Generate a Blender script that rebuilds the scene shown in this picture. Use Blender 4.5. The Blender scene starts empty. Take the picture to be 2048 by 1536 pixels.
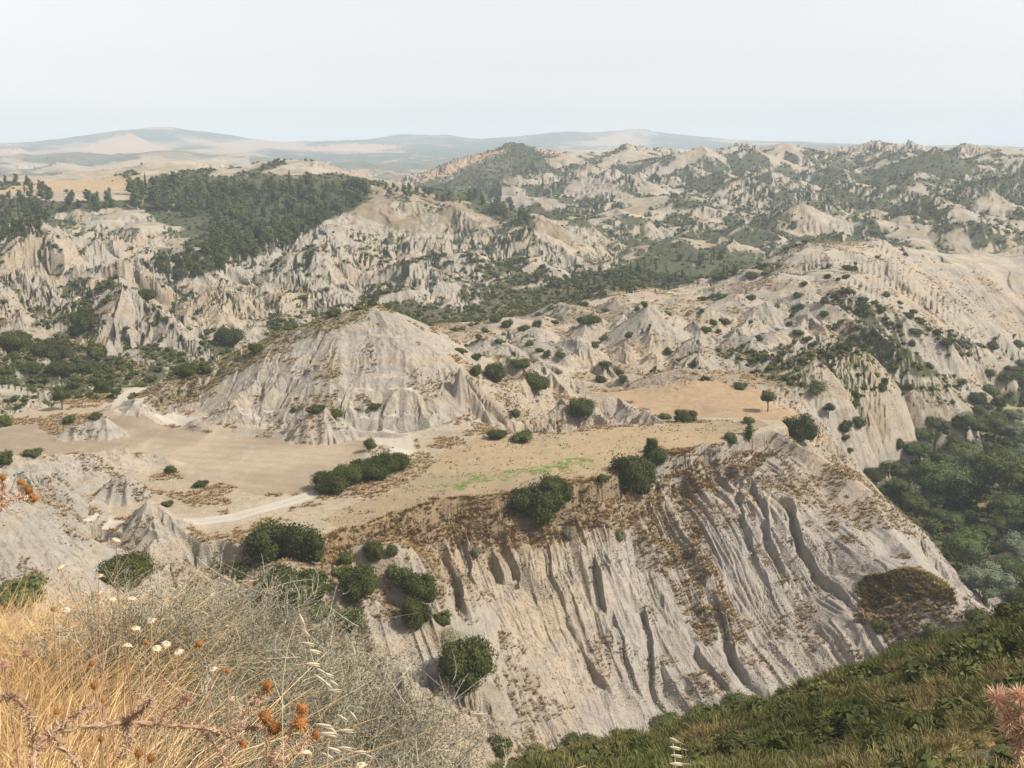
import bpy, math, random
import numpy as np
from concurrent.futures import ThreadPoolExecutor

# ------------------------------------------------------------------ camera, sky, sun
PITCH = math.radians(12.3)
FPX = 2196.0                       # focal length in pixels of the 2048 px wide photograph
SUN_ELEV = math.radians(46)
SUN_AZ = math.radians(102)          # clockwise from the view direction (+Y)
scene = bpy.context.scene
cam_data = bpy.data.cameras.new("camera")
cam = bpy.data.objects.new("camera", cam_data)
scene.collection.objects.link(cam)
cam.location = (0, 0, 0)
cam.rotation_euler = (math.pi / 2 - PITCH, 0, 0)
cam_data.sensor_width = 36.0
cam_data.lens = 36.0 * FPX / 2048.0
cam_data.clip_start = 0.05
cam_data.clip_end = 60000
scene.camera = cam

world = bpy.data.worlds.new("World")
scene.world = world
world.use_nodes = True
wn = world.node_tree
for n in list(wn.nodes):
    wn.nodes.remove(n)
w_out = wn.nodes.new("ShaderNodeOutputWorld")
w_bg = wn.nodes.new("ShaderNodeBackground")
w_sky = wn.nodes.new("ShaderNodeTexSky")
w_sky.sky_type = 'NISHITA'
w_sky.sun_disc = False
w_sky.sun_elevation = SUN_ELEV
w_sky.sun_rotation = SUN_AZ
w_sky.altitude = 400
w_sky.air_density = 1.0
w_sky.dust_density = 1.2
w_sky.ozone_density = 1.0
w_bg.inputs[1].default_value = 0.085
w_hsv = wn.nodes.new("ShaderNodeHueSaturation")      # summer haze whitens the blue
w_hsv.inputs["Saturation"].default_value = 0.14
w_hsv.inputs["Value"].default_value = 1.6
wn.links.new(w_sky.outputs[0], w_hsv.inputs["Color"])
w_mul = wn.nodes.new("ShaderNodeMix"); w_mul.data_type = 'RGBA'; w_mul.blend_type = 'MULTIPLY'; w_mul.inputs[0].default_value = 1
w_mul.inputs[7].default_value = (1.0, 0.962, 0.945, 1)
wn.links.new(w_hsv.outputs[0], w_mul.inputs[6])
wn.links.new(w_mul.outputs[2], w_bg.inputs[0])
wn.links.new(w_bg.outputs[0], w_out.inputs[0])

sun_data = bpy.data.lights.new("sun", 'SUN')
sun_data.energy = 5.0
sun_data.angle = math.radians(0.5)
sun_data.color = (1.0, 0.92, 0.79)
sun = bpy.data.objects.new("sun", sun_data)
scene.collection.objects.link(sun)
sun_dir = (math.sin(SUN_AZ) * math.cos(SUN_ELEV), math.cos(SUN_AZ) * math.cos(SUN_ELEV), math.sin(SUN_ELEV))
from mathutils import Vector, Matrix, Euler
sun.rotation_euler = Vector(sun_dir).to_track_quat('Z', 'Y').to_euler()
sun.location = (60, 0, 80)

scene.view_settings.view_transform = 'Standard'
scene.view_settings.look = 'None'
scene.view_settings.exposure = 0.36
scene.view_settings.gamma = 1.0
scene.cycles.use_denoising = True
scene.cycles.volume_bounces = 2
scene.cycles.max_bounces = 5
scene.cycles.diffuse_bounces = 2
scene.cycles.transparent_max_bounces = 8

# ------------------------------------------------------------------ numeric helpers
f32 = np.float32
CP, SP = math.cos(PITCH), math.sin(PITCH)

def raydir(px, py):
    dx = (px - 1024.0) / FPX
    dz = -(py - 768.0) / FPX
    return dx, CP + dz * SP, -SP + dz * CP

def P(px, py, r=None, z=None):
    """world point seen at a photograph pixel, at horizontal distance r or height z"""
    x, y, w = raydir(px, py)
    t = r / math.hypot(x, y) if r is not None else z / w
    return (x * t, y * t, w * t)

def hsh(ix, iy, seed):
    h = (ix.astype(np.uint32) * np.uint32(374761393) + iy.astype(np.uint32) * np.uint32(668265263) + np.uint32((seed * 1442695041) & 0xffffffff))
    h = (h ^ (h >> np.uint32(13))) * np.uint32(1274126177)
    h = (h ^ (h >> np.uint32(15))) * np.uint32(2246822519)
    h = h ^ (h >> np.uint32(16))
    return (h >> np.uint32(8)).astype(f32) * f32(1.0 / 16777216.0)

def vnoise(x, y, seed):
    fx = np.floor(x); fy = np.floor(y)
    ix = fx.astype(np.int64).astype(np.uint32); iy = fy.astype(np.int64).astype(np.uint32)
    tx = (x - fx).astype(f32); ty = (y - fy).astype(f32)
    tx = tx * tx * (3 - 2 * tx); ty = ty * ty * (3 - 2 * ty)
    one = np.uint32(1)
    a = hsh(ix, iy, seed); b = hsh(ix + one, iy, seed); c = hsh(ix, iy + one, seed); d = hsh(ix + one, iy + one, seed)
    a += (b - a) * tx; c += (d - c) * tx
    return (a + (c - a) * ty) * 2 - 1

def fbm(x, y, seed, octaves=4, gain=0.5):
    s = 0; a = 1.0; t = 0
    for o in range(octaves):
        s = s + a * vnoise(x * (2 ** o) + 17.3 * o, y * (2 ** o) - 9.1 * o, seed + o * 13)
        t += a; a *= gain
    return s / t

def worley_cone(x, y, seed):
    """highest cone of a jittered set, in cell units: max over points of (height - distance)"""
    fx = np.floor(x); fy = np.floor(y)
    best = np.full(x.shape, -9, f32)
    for i in (-1, 0, 1):
        for j in (-1, 0, 1):
            cx = fx + i; cy = fy + j
            ix = cx.astype(np.int64).astype(np.uint32); iy = cy.astype(np.int64).astype(np.uint32)
            jx = hsh(ix, iy, seed); jy = hsh(ix, iy, seed + 5); hh = hsh(ix, iy, seed + 9)
            d = np.sqrt((cx + 0.15 + 0.7 * jx - x) ** 2 + (cy + 0.15 + 0.7 * jy - y) ** 2)
            best = np.maximum(best, 0.35 + 0.5 * hh - d)
    return best

def smoothstep(a, b, x):
    t = np.clip((x - a) / (b - a), 0, 1)
    return t * t * (3 - 2 * t)

def par(fn, n, *arrs):
    """run fn on row chunks in threads"""
    idx = np.array_split(np.arange(arrs[0].shape[0]), n)
    idx = [i for i in idx if len(i)]
    with ThreadPoolExecutor(4) as ex:
        res = list(ex.map(lambda i: fn(*[a[i[0]:i[-1] + 1] for a in arrs]), idx))
    if isinstance(res[0], tuple):
        return tuple(np.concatenate([r[k] for r in res]) for k in range(len(res[0])))
    return np.concatenate(res)

# ------------------------------------------------------------------ broad relief: surveyed points
# (px, py, r, hummock, green)  visible points;  (px, None, r, hummock, green, z)  hidden points
CT = []
def V(px, py, r, hum=0.0, veg=0.0):
    x, y, z = P(px, py, r=r); CT.append((math.atan2(x, y), math.log(r), z, hum, veg))
def H(px, z, r, hum=0.0, veg=0.0):
    CT.append((math.atan2((px - 1024.0) / FPX, 1.0), math.log(r), z, hum, veg))

for px in (-500, -100, 300, 700, 1100, 1500, 2000, 2500):
    H(px, -1.62, 1.0)
for px in (-500, -100, 300):
    H(px, -2.05, 2.6); H(px, -2.6, 5.0); H(px, -3.9, 8.0); H(px, -8.5, 15); H(px, -14, 26); H(px, -24, 50)
H(600, -1.95, 2.4); H(600, -2.9, 4.2); H(600, -5.2, 8); H(600, -9, 15); H(600, -16, 28); H(600, -31, 55); 
for px in (900, 1300):
    H(px, -1.95, 2.0); H(px, -3.6, 4.2); H(px, -6.5, 8.5); H(px, -11, 15)
for px in (1700, 2100, 2500):
    H(px, -2.1, 2.1); H(px, -4.0, 4.5); H(px, -7.0, 9); H(px, -11.5, 16)
H(900, -20, 28, .05); H(900, -34, 52, .05)
H(1300, -19, 28, 0, 1); H(1700, -18.5, 28, 0, 1); H(2100, -17.5, 28, 0, 1); H(2500, -17, 28, 0, 1)
# right-hand scrub spur: front face and crest, then the ravine behind
for px, py, r in ((1060, 1530, 52), (1200, 1484, 56), (1400, 1436, 60), (1560, 1385, 65), (1700, 1342, 69), (1800, 1310, 73), (1960, 1262, 79), (2048, 1222, 84), (2300, 1160, 90), (2600, 1120, 95)):
    V(px, py + 14, r, 0, 1)
for px, py, r in ((1450, 1536, 50), (1750, 1536, 47), (2048, 1536, 42), (2400, 1536, 42)):
    V(px, py, r, 0.0, 1)
for px in (1060, 1250, 1450, 1650, 1850, 2050, 2350, 2600):
    k = (px - 1060) / 1000.0
    H(px, -58 - 4 * k, 78 + 24 * k, .1, .5); H(px, -78 - 2 * k, 108 + 32 * k, .0, .3)
# left near slopes under the knoll
for px in (-500, -200, 0, 200):
    H(px, -39, 78, .1); H(px, -49, 100, .1); H(px, -57, 122, .1); H(px, -58.5, 142, .1)
H(420, -43, 78, .1); H(420, -54, 104, .1); H(420, -57, 125, .1, .3)
H(640, -48, 80, .1); H(640, -57, 104, .1, .2)
V(560, 1125, 130, .1, .4); V(700, 1160, 131, .15, .3); V(800, 1230, 128, .15, .2); V(930, 1335, 124, .15, .2); V(1050, 1440, 121, .1); V(1180, 1510, 119, .1, .4)
H(900, -57, 98, .1); H(1000, -60, 88)
# foot of the big cliff
V(1600, 1000, 180); V(1650, 1150, 167); V(1720, 1100, 174); V(1780, 1200, 167); V(1640, 1250, 159)
V(1340, 1462, 138); V(1500, 1405, 145); V(1700, 1335, 154); V(1850, 1285, 160); V(1960, 1245, 164); V(1250, 1490, 130)
# plateau interior (just below the plateau sheet)
for px, py in ((-200, 960), (100, 990), (350, 900), (600, 930), (850, 960), (1100, 930), (1350, 885), (1500, 862), (300, 1010), (500, 1020), (700, 1010), (600, 800), (800, 780)):
    x, y, z = P(px, py, z=-54); CT.append((math.atan2(x, y), math.log(math.hypot(x, y)), -54, .0, 0))
# right valley floor with the big trees
for px, py in ((1780, 1030), (1800, 975), (1870, 945), (1960, 905), (1955, 860), (1985, 800), (2000, 765), (2060, 750), (1900, 1120), (1980, 1180), (2048, 1050), (1960, 960), (2030, 860), (2200, 1000), (2300, 850), (2500, 1100), (2050, 790), (1760, 1010), (1830, 1000), (1900, 985)):
    x, y, z = P(px, py, z=-81); CT.append((math.atan2(x, y), math.log(math.hypot(x, y)), -81, 0, .6))
H(1850, -80, 178, 0, .5); H(2050, -81, 190, 0, .6)
# terrain between field 2 and the valley
V(1660, 850, 232, .3, .3); V(1700, 930, 240, .4, .4); V(1780, 850, 275, .4, .4); V(1830, 885, 296, .7, .4); V(1725, 955, 246, .4, .4); V(1770, 905, 268, .4, .4)
V(1800, 780, 290, .45, .4); V(1900, 760, 362, .7, .5); V(1880, 825, 322, .7, .4)
V(1150, 790, 250); V(1400, 830, 231); V(1540, 790, 247); V(1540, 850, 224); V(1250, 850, 222, .1)
V(1000, 860, 208, .3, .2); V(1100, 820, 226, .4, .2); V(1050, 760, 240, .4, .2); V(1000, 700, 270, .5, .1)
# mid right badlands
V(1000, 650, 345, .3, .1); V(900, 672, 325, .1, .05); V(870, 690, 300, .2); V(1230, 592, 395, .3, .05); V(1400, 565, 425, .3, .1)
V(1600, 512, 450, .2, .2); V(1760, 482, 470, .15, .1); V(1850, 508, 500, .2); V(2048, 500, 560, .3, .1); V(2300, 495, 580, .4, .2)
V(1400, 680, 310, .95, .05); V(1200, 690, 300, .95, .05); V(1300, 730, 276, .9, .05); V(1200, 740, 268, .9, .05); V(1150, 640, 335, .8, .1); V(1350, 630, 350, .9, .1)
V(1550, 640, 345, .8, .15); V(1700, 600, 372, .5, .1); V(1600, 700, 310, .6, .1); V(1500, 590, 400, .5, .05)
V(1900, 700, 365, .4, .3); V(1750, 720, 300, .4, .35); V(1850, 640, 395, .1, .05); V(1950, 560, 470, .06, 0); V(2030, 620, 460, .06, .0); V(2200, 600, 490, .1, 0)
V(1950, 690, 410, .3, .2); V(1500, 750, 268, .3, .3); V(1650, 760, 264, .3, .35); V(1880, 600, 430, .06, 0); V(2048, 700, 445, .3, .3); V(2300, 700, 480, .3, .3)
# behind that shoulder: river valley
for px, z, r in ((850, -64, 385), (1000, -64, 405), (1150, -65, 440), (1300, -66, 480), (1450, -66, 520), (1600, -66, 540), (1800, -68, 600), (2048, -72, 680), (2300, -72, 700)):
    H(px, z, r, .15, .8)
V(1000, 610, 425, .2, .8); V(1150, 590, 455, .2, .8); V(1300, 560, 505, .2, .9); V(800, 640, 385, .2, .8)
# valley behind the central hill and left badlands
V(0, 760, 290, .3, .4); V(120, 745, 297, .25, .7); V(250, 748, 297, .2, .7); V(400, 735, 300, .25, .5); V(550, 690, 330, .4, .3)
H(560, -64, 290, .2, .3); H(700, -64, 300, .3, .3); H(350, -60, 262, .2, .4); H(150, -61, 262, .3, .4); H(0, -62, 262, .4, .4); H(-300, -62, 280, .3, .4)
V(-200, 700, 330, .6, .3); V(0, 640, 375, .8, .2); V(150, 650, 368, .7, .3); V(300, 610, 400, .8, .2); V(450, 620, 390, .8, .2); V(600, 640, 375, .7, .25)
V(50, 560, 440, .9, .25); V(200, 540, 460, .9, .25); V(350, 550, 455, .8, .25); V(480, 570, 440, .7, .25); V(600, 590, 420, .7, .2)
V(0, 500, 500, .6, .4); V(150, 490, 520, .6, .3); V(250, 480, 545, .6, .3); V(330, 500, 535, .5, .4)
V(-250, 480, 540, .6, .3)
# forest hill
V(0, 372, 720, .1, .5); V(100, 375, 715, .05, .2); V(240, 375, 700, .05, .2); V(330, 330, 800, .25, .2); V(420, 328, 800, .25, .2); V(460, 348, 780, .1, .5); V(500, 337, 760, .2, .4)
V(550, 320, 760, .25, .3); V(640, 328, 740, .25, .3); V(680, 358, 700, .1, .6); V(740, 372, 640, .1, .3); V(850, 385, 680, .15, .4); V(960, 400, 690, .15, .5); V(1060, 435, 680, .15, .5); V(1130, 450, 660, .2, .5)
V(-250, 370, 760, .1, .5)
V(0, 440, 620, .2, .7); V(80, 460, 600, .3, .5); V(130, 408, 640, .1, .4); V(130, 462, 585, .3, .2); V(300, 400, 640, .1, .4); V(300, 455, 590, .3, .3)
V(400, 400, 650, .1, .8); V(400, 460, 590, .2, .6); V(500, 430, 610, .1, .8); V(600, 400, 645, .1, .8); V(560, 470, 560, .15, .7); V(450, 520, 520, .2, .8); V(350, 480, 570, .2, .7)
V(600, 500, 520, .5, .3); V(680, 440, 580, .3, .2); V(700, 560, 450, .6, .25); V(800, 480, 550, .6, .3); V(900, 500, 560, .6, .35); V(950, 450, 630, .4, .3); V(800, 420, 620, .3, .2)
V(850, 580, 430, .5, .4); V(1000, 530, 520, .55, .35); V(1100, 480, 610, .5, .3); V(1150, 540, 520, .5, .35); V(1000, 470, 620, .5, .3)
# behind the forest hill
for px in (-300, 0, 250, 500, 750):
    H(px, -58, 1050, .3, .5); H(px, -75, 1500, .3, .4)
H(900, -62, 900, .3, .5); H(1050, -60, 780, .3, .5)
# far right range
for px, py, r in ((820, 362, 1200), (900, 335, 1250), (1000, 300, 1300), (1030, 288, 1300), (1100, 310, 1280), (1180, 324, 1300), (1280, 304, 1300), (1400, 322, 1330), (1500, 304, 1400), (1600, 302, 1450), (1750, 309, 1500), (1830, 288, 1500), (1930, 299, 1450), (2048, 318, 1400), (2300, 325, 1400), (2600, 320, 1400)):
    V(px, py + (0 if 990 < px < 1060 else 9), r, .35, .5)
    H(px, -70, r * 1.45, .3, .4)
V(960, 370, 1000, .3, .9); V(1100, 370, 1020, .5, .5); V(1100, 405, 870, .3, .5); V(1200, 375, 1000, .6, .45); V(1200, 430, 800, .5, .5); V(1300, 400, 880, .6, .5); V(1300, 350, 1100, .6, .5)
V(1420, 380, 980, .6, .5); V(1500, 340, 1200, .6, .5); V(1500, 420, 840, .6, .55); V(1500, 480, 690, .6, .6); V(1350, 470, 720, .6, .6); V(1400, 530, 600, .5, .6)
V(1700, 350, 1150, .6, .5); V(1700, 420, 840, .6, .6); V(1650, 470, 720, .6, .55); V(1900, 360, 1100, .6, .6); V(1900, 420, 850, .6, .6); V(1880, 465, 720, .6, .5)
V(2048, 370, 1050, .6, .6); V(2048, 440, 790, .6, .5); V(2300, 380, 1050, .6, .6); V(2300, 450, 780, .6, .5); V(1250, 490, 660, .5, .6)
V(1780, 385, 980, .5, .8); V(1550, 450, 760, .5, .8)
# far hills
for px, py, r in ((-300, 330, 2600), (0, 322, 2600), (150, 315, 2700), (300, 320, 2600), (420, 335, 2400), (640, 330, 2800), (800, 335, 2800)):
    V(px, py, r, .35, .55)
for px in (-300, 0, 200, 450, 700):
    H(px, -68, 2000, .3, .5); H(px, -40, 3300, .1, .3)
V(700, 355, 1900, .1, .3); V(500, 345, 2100, .2, .5); V(100, 345, 1900, .3, .5); V(780, 345, 2000, .2, .2)
for px, py, r in ((-300, 290, 4600), (0, 288, 4600), (80, 284, 4700), (150, 285, 4600), (240, 262, 4800), (300, 253, 5000), (340, 254, 5000), (400, 262, 5000), (470, 272, 5000), (540, 284, 5000), (600, 288, 4900), (620, 282, 4900), (700, 280, 5000), (800, 270, 5200), (900, 268, 5200), (940, 276, 5200), (970, 281, 5200), (1010, 274, 5400), (1100, 264, 5400),
                  (1240, 259, 5500), (1300, 259, 5500), (1340, 272, 5500), (1400, 275, 5500), (1480, 288, 5600), (1560, 293, 5800), (1700, 293, 6500), (1850, 301, 6500), (2048, 306, 6500), (2300, 300, 6500), (2600, 300, 6500)):
    V(px, py + 2, r, .1, .5)
for px in (-300, -100, 100, 300, 500, 700, 900, 1100, 1300, 1700, 2100, 2500):
    H(px, -75, 5700 if px < 1200 else 6300, 0, .4) if px < 1500 else None
    H(px, -60, 9000, 0, .4); H(px, -80, 14000); H(px, -20, 4000, .1, .35)
V(230, 290, 4200, 0, 0); V(300, 300, 3800, 0, 0); V(700, 305, 4200, .1, .1); V(1000, 300, 4300, .1, .6); V(1200, 290, 4800, .1, .4)

ct = np.array(CT, dtype=np.float64)
n_ct = len(ct)
def kern(du, dv):
    return np.sqrt(du * du + dv * dv + 1e-6)
KS = 1.0
A = kern(ct[:, 0][:, None] - ct[:, 0][None, :], KS * (ct[:, 1][:, None] - ct[:, 1][None, :]))
A1 = np.zeros((n_ct + 3, n_ct + 3)); A1[:n_ct, :n_ct] = A
A1[:n_ct, n_ct] = 1; A1[:n_ct, n_ct + 1] = ct[:, 0]; A1[:n_ct, n_ct + 2] = ct[:, 1]
A1[n_ct:, :n_ct] = A1[:n_ct, n_ct:].T
# interpolate the elevation ANGLE (z/r) so that lines of sight stay smooth, and the two cover weights
rhs = np.zeros((n_ct + 3, 3))
rhs[:n_ct, 0] = ct[:, 2] / np.exp(ct[:, 1]); rhs[:n_ct, 1] = ct[:, 3]; rhs[:n_ct, 2] = ct[:, 4]
A1[:n_ct, :n_ct] += np.eye(n_ct) * -1e-4
W = np.linalg.solve(A1, rhs)

AZL, AZR = math.radians(-36), math.radians(36)
cg_u = np.linspace(AZL, AZR, 260); cg_v = np.linspace(0, math.log(15000), 640)
CG = np.zeros((3, len(cg_v), len(cg_u)), f32)
for i0 in range(0, len(cg_v), 40):
    vv = cg_v[i0:i0 + 40]
    du = cg_u[None, :, None] - ct[:, 0][None, None, :]
    dv = KS * (vv[:, None, None] - ct[:, 1][None, None, :])
    K = kern(du, dv)
    for k in range(3):
        CG[k, i0:i0 + 40] = K @ W[:n_ct, k] + W[n_ct, k] + W[n_ct + 1, k] * cg_u[None, :] + W[n_ct + 2, k] * vv[:, None]

# ------------------------------------------------------------------ the polar grid
cols = list(np.arange(-260, 2340, 1.7))
az = [math.atan((c - 1024.0) / FPX) for c in cols]
left = list(np.linspace(-math.pi, az[0], 50)[:-1]); right = list(np.linspace(az[-1], math.pi, 50)[1:])
az = np.array(left + az + right)
rr = []
for a, b, s in ((0.4, 2, .1), (2, 20, .02), (20, 50, .006), (50, 80, .003), (80, 300, .0014), (300, 700, .0016), (700, 2000, .0026), (2000, 16000, .0065)):
    n = max(2, int(math.log(b / a) / s)); rr += list(np.exp(np.linspace(math.log(a), math.log(b), n + 1)[:-1]))
rr = np.array(rr + [16000.0])
NR, NA = len(rr), len(az)
LR = np.log(rr)
R2 = np.repeat(rr[:, None], NA, 1).astype(f32)
TH = np.repeat(az[None, :], NR, 0).astype(f32)
X = R2 * np.sin(TH); Y = R2 * np.cos(TH)
RES = rr * np.gradient(LR)        # radial spacing

def bil(k, th, lr):
    u = np.clip((np.clip(th, AZL, AZR) - AZL) / (AZR - AZL) * (len(cg_u) - 1), 0, len(cg_u) - 1.001)
    v = np.clip(lr / cg_v[-1] * (len(cg_v) - 1), 0, len(cg_v) - 1.001)
    iu = u.astype(int); iv = v.astype(int); fu = (u - iu).astype(f32); fv = (v - iv).astype(f32)
    g = CG[k]
    return (g[iv, iu] * (1 - fu) + g[iv, iu + 1] * fu) * (1 - fv) + (g[iv + 1, iu] * (1 - fu) + g[iv + 1, iu + 1] * fu) * fv

def base_eval(x, y):
    r = np.maximum(np.sqrt(x * x + y * y), 0.4); th = np.arctan2(x, y); lr = np.log(r)
    return bil(0, th, lr) * r, np.clip(bil(1, th, lr), 0, 1.1), np.clip(bil(2, th, lr), 0, 1)
Z, HUM, VEG = par(base_eval, 16, X, Y)

def rows(r0, r1):
    return slice(int(np.searchsorted(rr, r0)), int(np.searchsorted(rr, r1)))

# ------------------------------------------------------------------ plateau and ridges
def seg_dist(x, y, a, b):
    ax, ay = a; bx, by = b
    dx, dy = bx - ax, by - ay
    t = np.clip(((x - ax) * dx + (y - ay) * dy) / (dx * dx + dy * dy + 1e-9), 0, 1)
    return np.sqrt((x - ax - t * dx) ** 2 + (y - ay - t * dy) ** 2), t

def inside(x, y, poly):
    c = np.zeros(x.shape, bool)
    n = len(poly)
    for i in range(n):
        x1, y1 = poly[i]; x2, y2 = poly[(i + 1) % n]
        c ^= ((y1 > y) != (y2 > y)) & (x < (x2 - x1) * (y - y1) / (y2 - y1 + 1e-12) + x1)
    return c

def sdist(x, y, poly):
    d = np.full(x.shape, 1e9, f32)
    for i in range(len(poly)):
        d = np.minimum(d, seg_dist(x, y, poly[i], poly[(i + 1) % len(poly)])[0])
    return np.where(inside(x, y, poly), -d, d)

def smax(a, b, k):
    h = np.maximum(k - np.abs(a - b), 0) / k
    return np.maximum(a, b) + h * h * k * 0.25

ZP = -52.0
def pp(lst, z=ZP):
    return [P(a, b, z=z)[:2] for a, b in lst]
PLATEAU = pp([(-500, 1090), (-100, 1075), (230, 1068), (470, 1082), (560, 1085), (640, 1092), (665, 1080), (760, 1040), (870, 1003), (1000, 990), (1140, 966), (1230, 950), (1330, 910), (1440, 897), (1500, 880), (1558, 866),
              (1540, 850), (1400, 853), (1250, 862), (1120, 878), (1010, 876), (960, 860), (985, 800), (900, 735), (650, 715), (420, 752), (300, 772), (215, 776), (0, 836), (-500, 905)])

def plateau_fn(x, y, z):
    wx = x + 2.2 * vnoise(x / 7, y / 7, 3) + 1.0 * vnoise(x / 2.6, y / 2.6, 4)
    wy = y + 2.2 * vnoise(x / 7, y / 7, 5) + 1.0 * vnoise(x / 2.6, y / 2.6, 6)
    d = sdist(wx, wy, PLATEAU)
    top = ZP + 0.35 * fbm(x / 22, y / 22, 21, 3) + 0.05 * fbm(x / 2, y / 2, 22, 2)
    # the grass field swells gently towards its far rim
    e, _ = seg_dist(x, y, P(1000, 880, z=ZP)[:2], P(1540, 850, z=ZP)[:2])
    top = top + 1.3 * np.exp(-(e / 14) ** 2)
    dd = np.maximum(d, 0)
    ka = P(1556, 868, r=198); kb = P(1855, 1150, r=168)
    sd_ = ((kb[0] - ka[0]) * (y - ka[1]) - (kb[1] - ka[1]) * (x - ka[0])) / math.hypot(kb[0] - ka[0], kb[1] - ka[1])
    sl0 = np.clip(.86 - .0075 * np.maximum(x, 0), .56, .9) + .9 * smoothstep(0, 5, sd_) * (x > 20)
    h = top - (sl0 * dd + 0.55 * np.minimum(dd, 2.5))
    h = np.where(d > 75, -200, h)
    return smax(z, h, 1.2), d
PD = np.full(X.shape, 99, f32)
sl = rows(105, 330)
Z[sl], PD[sl] = par(plateau_fn, 16, X[sl], Y[sl], Z[sl])

def ridge(pts, s=0.75, w=0.6, k=1.0, r0=60, r1=400, warp=1.0, cap=60, left=None):
    """a crest line through pts; flanks fall at slope s. pts are (px, py, r)"""
    W3 = [P(a, b, r=c) for a, b, c in pts]
    global Z
    s_l = rows(r0, r1)
    pxs = [math.atan2(q[0], q[1]) for q in W3]
    c0 = max(0, np.searchsorted(az, min(pxs) - cap / r0 * 0.8) - 1); c1 = min(NA, np.searchsorted(az, max(pxs) + cap / r0 * 0.8) + 1)
    rs = [math.hypot(q[0], q[1]) for q in W3]
    s_l = rows(max(r0, min(rs) - cap), min(r1, max(rs) + cap))
    c0 = max(0, np.searchsorted(az, min(pxs) - cap / min(rs)) - 1); c1 = min(NA, np.searchsorted(az, max(pxs) + cap / min(rs)) + 1)
    def fn(x, y, z):
        wx = x + warp * (1.3 * vnoise(x / 9, y / 9, 31) + .6 * vnoise(x / 3.5, y / 3.5, 32))
        wy = y + warp * (1.3 * vnoise(x / 9, y / 9, 33) + .6 * vnoise(x / 3.5, y / 3.5, 34))
        best = np.full(x.shape, -999, f32)
        segs = list(zip(W3[:-1], W3[1:])) if len(W3) > 1 else [(W3[0], (W3[0][0] + .01, W3[0][1], W3[0][2]))]
        for a, b in segs:
            d, t = seg_dist(wx, wy, a[:2], b[:2])
            best = np.maximum(best, a[2] + (b[2] - a[2]) * t - s * (np.sqrt(d * d + w * w) - w) - .25 * np.maximum(d - cap * .5, 0) ** 2)
        return smax(z, best, k)
    Z[s_l, c0:c1] = par(fn, 8, X[s_l, c0:c1], Y[s_l, c0:c1], Z[s_l, c0:c1])
# near left clay spurs
ridge([(-200, 860, 132), (-100, 925, 133), (0, 1005, 135), (60, 1055, 136), (130, 1115, 137), (205, 1185, 138), (250, 1230, 138)], s=.85, w=.4, cap=50)
ridge([(60, 1120, 128), (20, 1180, 120)], s=.8, w=.8, cap=40)
ridge([(-250, 900, 158), (-60, 928, 160), (40, 944, 162), (80, 946, 162), (130, 985, 161), (190, 1045, 158)], s=.85, w=.6, cap=50)
ridge([(60, 950, 161), (60, 1010, 152), (40, 1050, 146)], s=.8, w=.5)
ridge([(150, 965, 178), (215, 905, 184), (270, 895, 186), (330, 916, 184), (350, 940, 181), (400, 975, 176)], s=.75, w=1.0)
ridge([(-50, 908, 178), (90, 906, 180), (215, 905, 184)], s=.6, w=2.0)
ridge([(150, 1110, 147), (200, 1085, 150), (245, 1100, 146)], s=.8, w=.6)
ridge([(290, 1160, 134), (330, 1118, 137), (380, 1135, 136), (450, 1190, 130)], s=.8, w=.8)
# clay spur below the camera, dropping right towards the ravine
ridge([(430, 1150, 128), (480, 1175, 125), (540, 1210, 121), (650, 1262, 114), (760, 1335, 107), (800, 1345, 106), (850, 1400, 103), (920, 1490, 98), (975, 1560, 94)], s=.85, w=.8)
ridge([(800, 1345, 106), (815, 1390, 100), (850, 1470, 93)], s=.9, w=.5, warp=.6)
# small mounds in the bushy gully
ridge([(740, 1200, 127), (785, 1185, 128), (820, 1200, 126)], s=.7, w=.6, cap=20)
ridge([(650, 1110, 138), (700, 1090, 139), (780, 1085, 139)], s=.5, w=.8, cap=20)
# central hill
ridge([(285, 795, 221), (345, 765, 225), (400, 742, 227), (500, 697, 229), (600, 652, 230), (660, 632, 230), (700, 626, 229), (742, 620, 229), (790, 634, 228), (850, 680, 227), (880, 712, 224), (900, 745, 219)], s=.66, w=4.0, k=2.5)
ridge([(690, 636, 227), (745, 622, 226), (800, 646, 225)], s=.62, w=6, k=4)
ridge([(725, 680, 222), (690, 715, 217), (640, 775, 208), (600, 850, 198)], s=.6, w=2.5, k=2)
ridge([(790, 665, 223), (805, 720, 216), (840, 800, 205), (870, 855, 198)], s=.62, w=1.6, k=1.5)
ridge([(560, 680, 226), (520, 740, 217), (470, 800, 208)], s=.62, w=1)
ridge([(750, 655, 227), (870, 722, 222)], s=.62, w=1)
ridge([(921, 735, 210), (870, 790, 205), (850, 850, 199)], s=.7, w=.5)
# butte in front of the hill and the small one on the left
# rims right of the track, and the low banks behind the mesa field
ridge([(1030, 850, 205), (1110, 818, 212), (1160, 812, 213), (1200, 835, 208), (1215, 855, 204)], s=.8, w=1, cap=25)
ridge([(1080, 845, 205), (1100, 870, 198)], s=.7, w=.5, cap=20)
ridge([(1180, 800, 225), (1230, 790, 228), (1270, 820, 220)], s=.6, w=1, cap=20)
# right-hand skyline of the cliff and the grassy cap
ridge([(1556, 868, 198), (1640, 908, 193), (1735, 982, 186), (1775, 1055, 178), (1828, 1105, 172), (1848, 1150, 168)], s=.9, w=1.5, k=2.5)
ridge([(1590, 930, 191), (1680, 1020, 181), (1730, 1090, 175), (1780, 1150, 169)], s=.35, w=4, k=3, cap=20)
ridge([(1745, 1150, 165.5), (1790, 1130, 167.5), (1850, 1146, 166), (1890, 1170, 163), (1955, 1237, 158)], s=.7, w=4, k=3)
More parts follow.
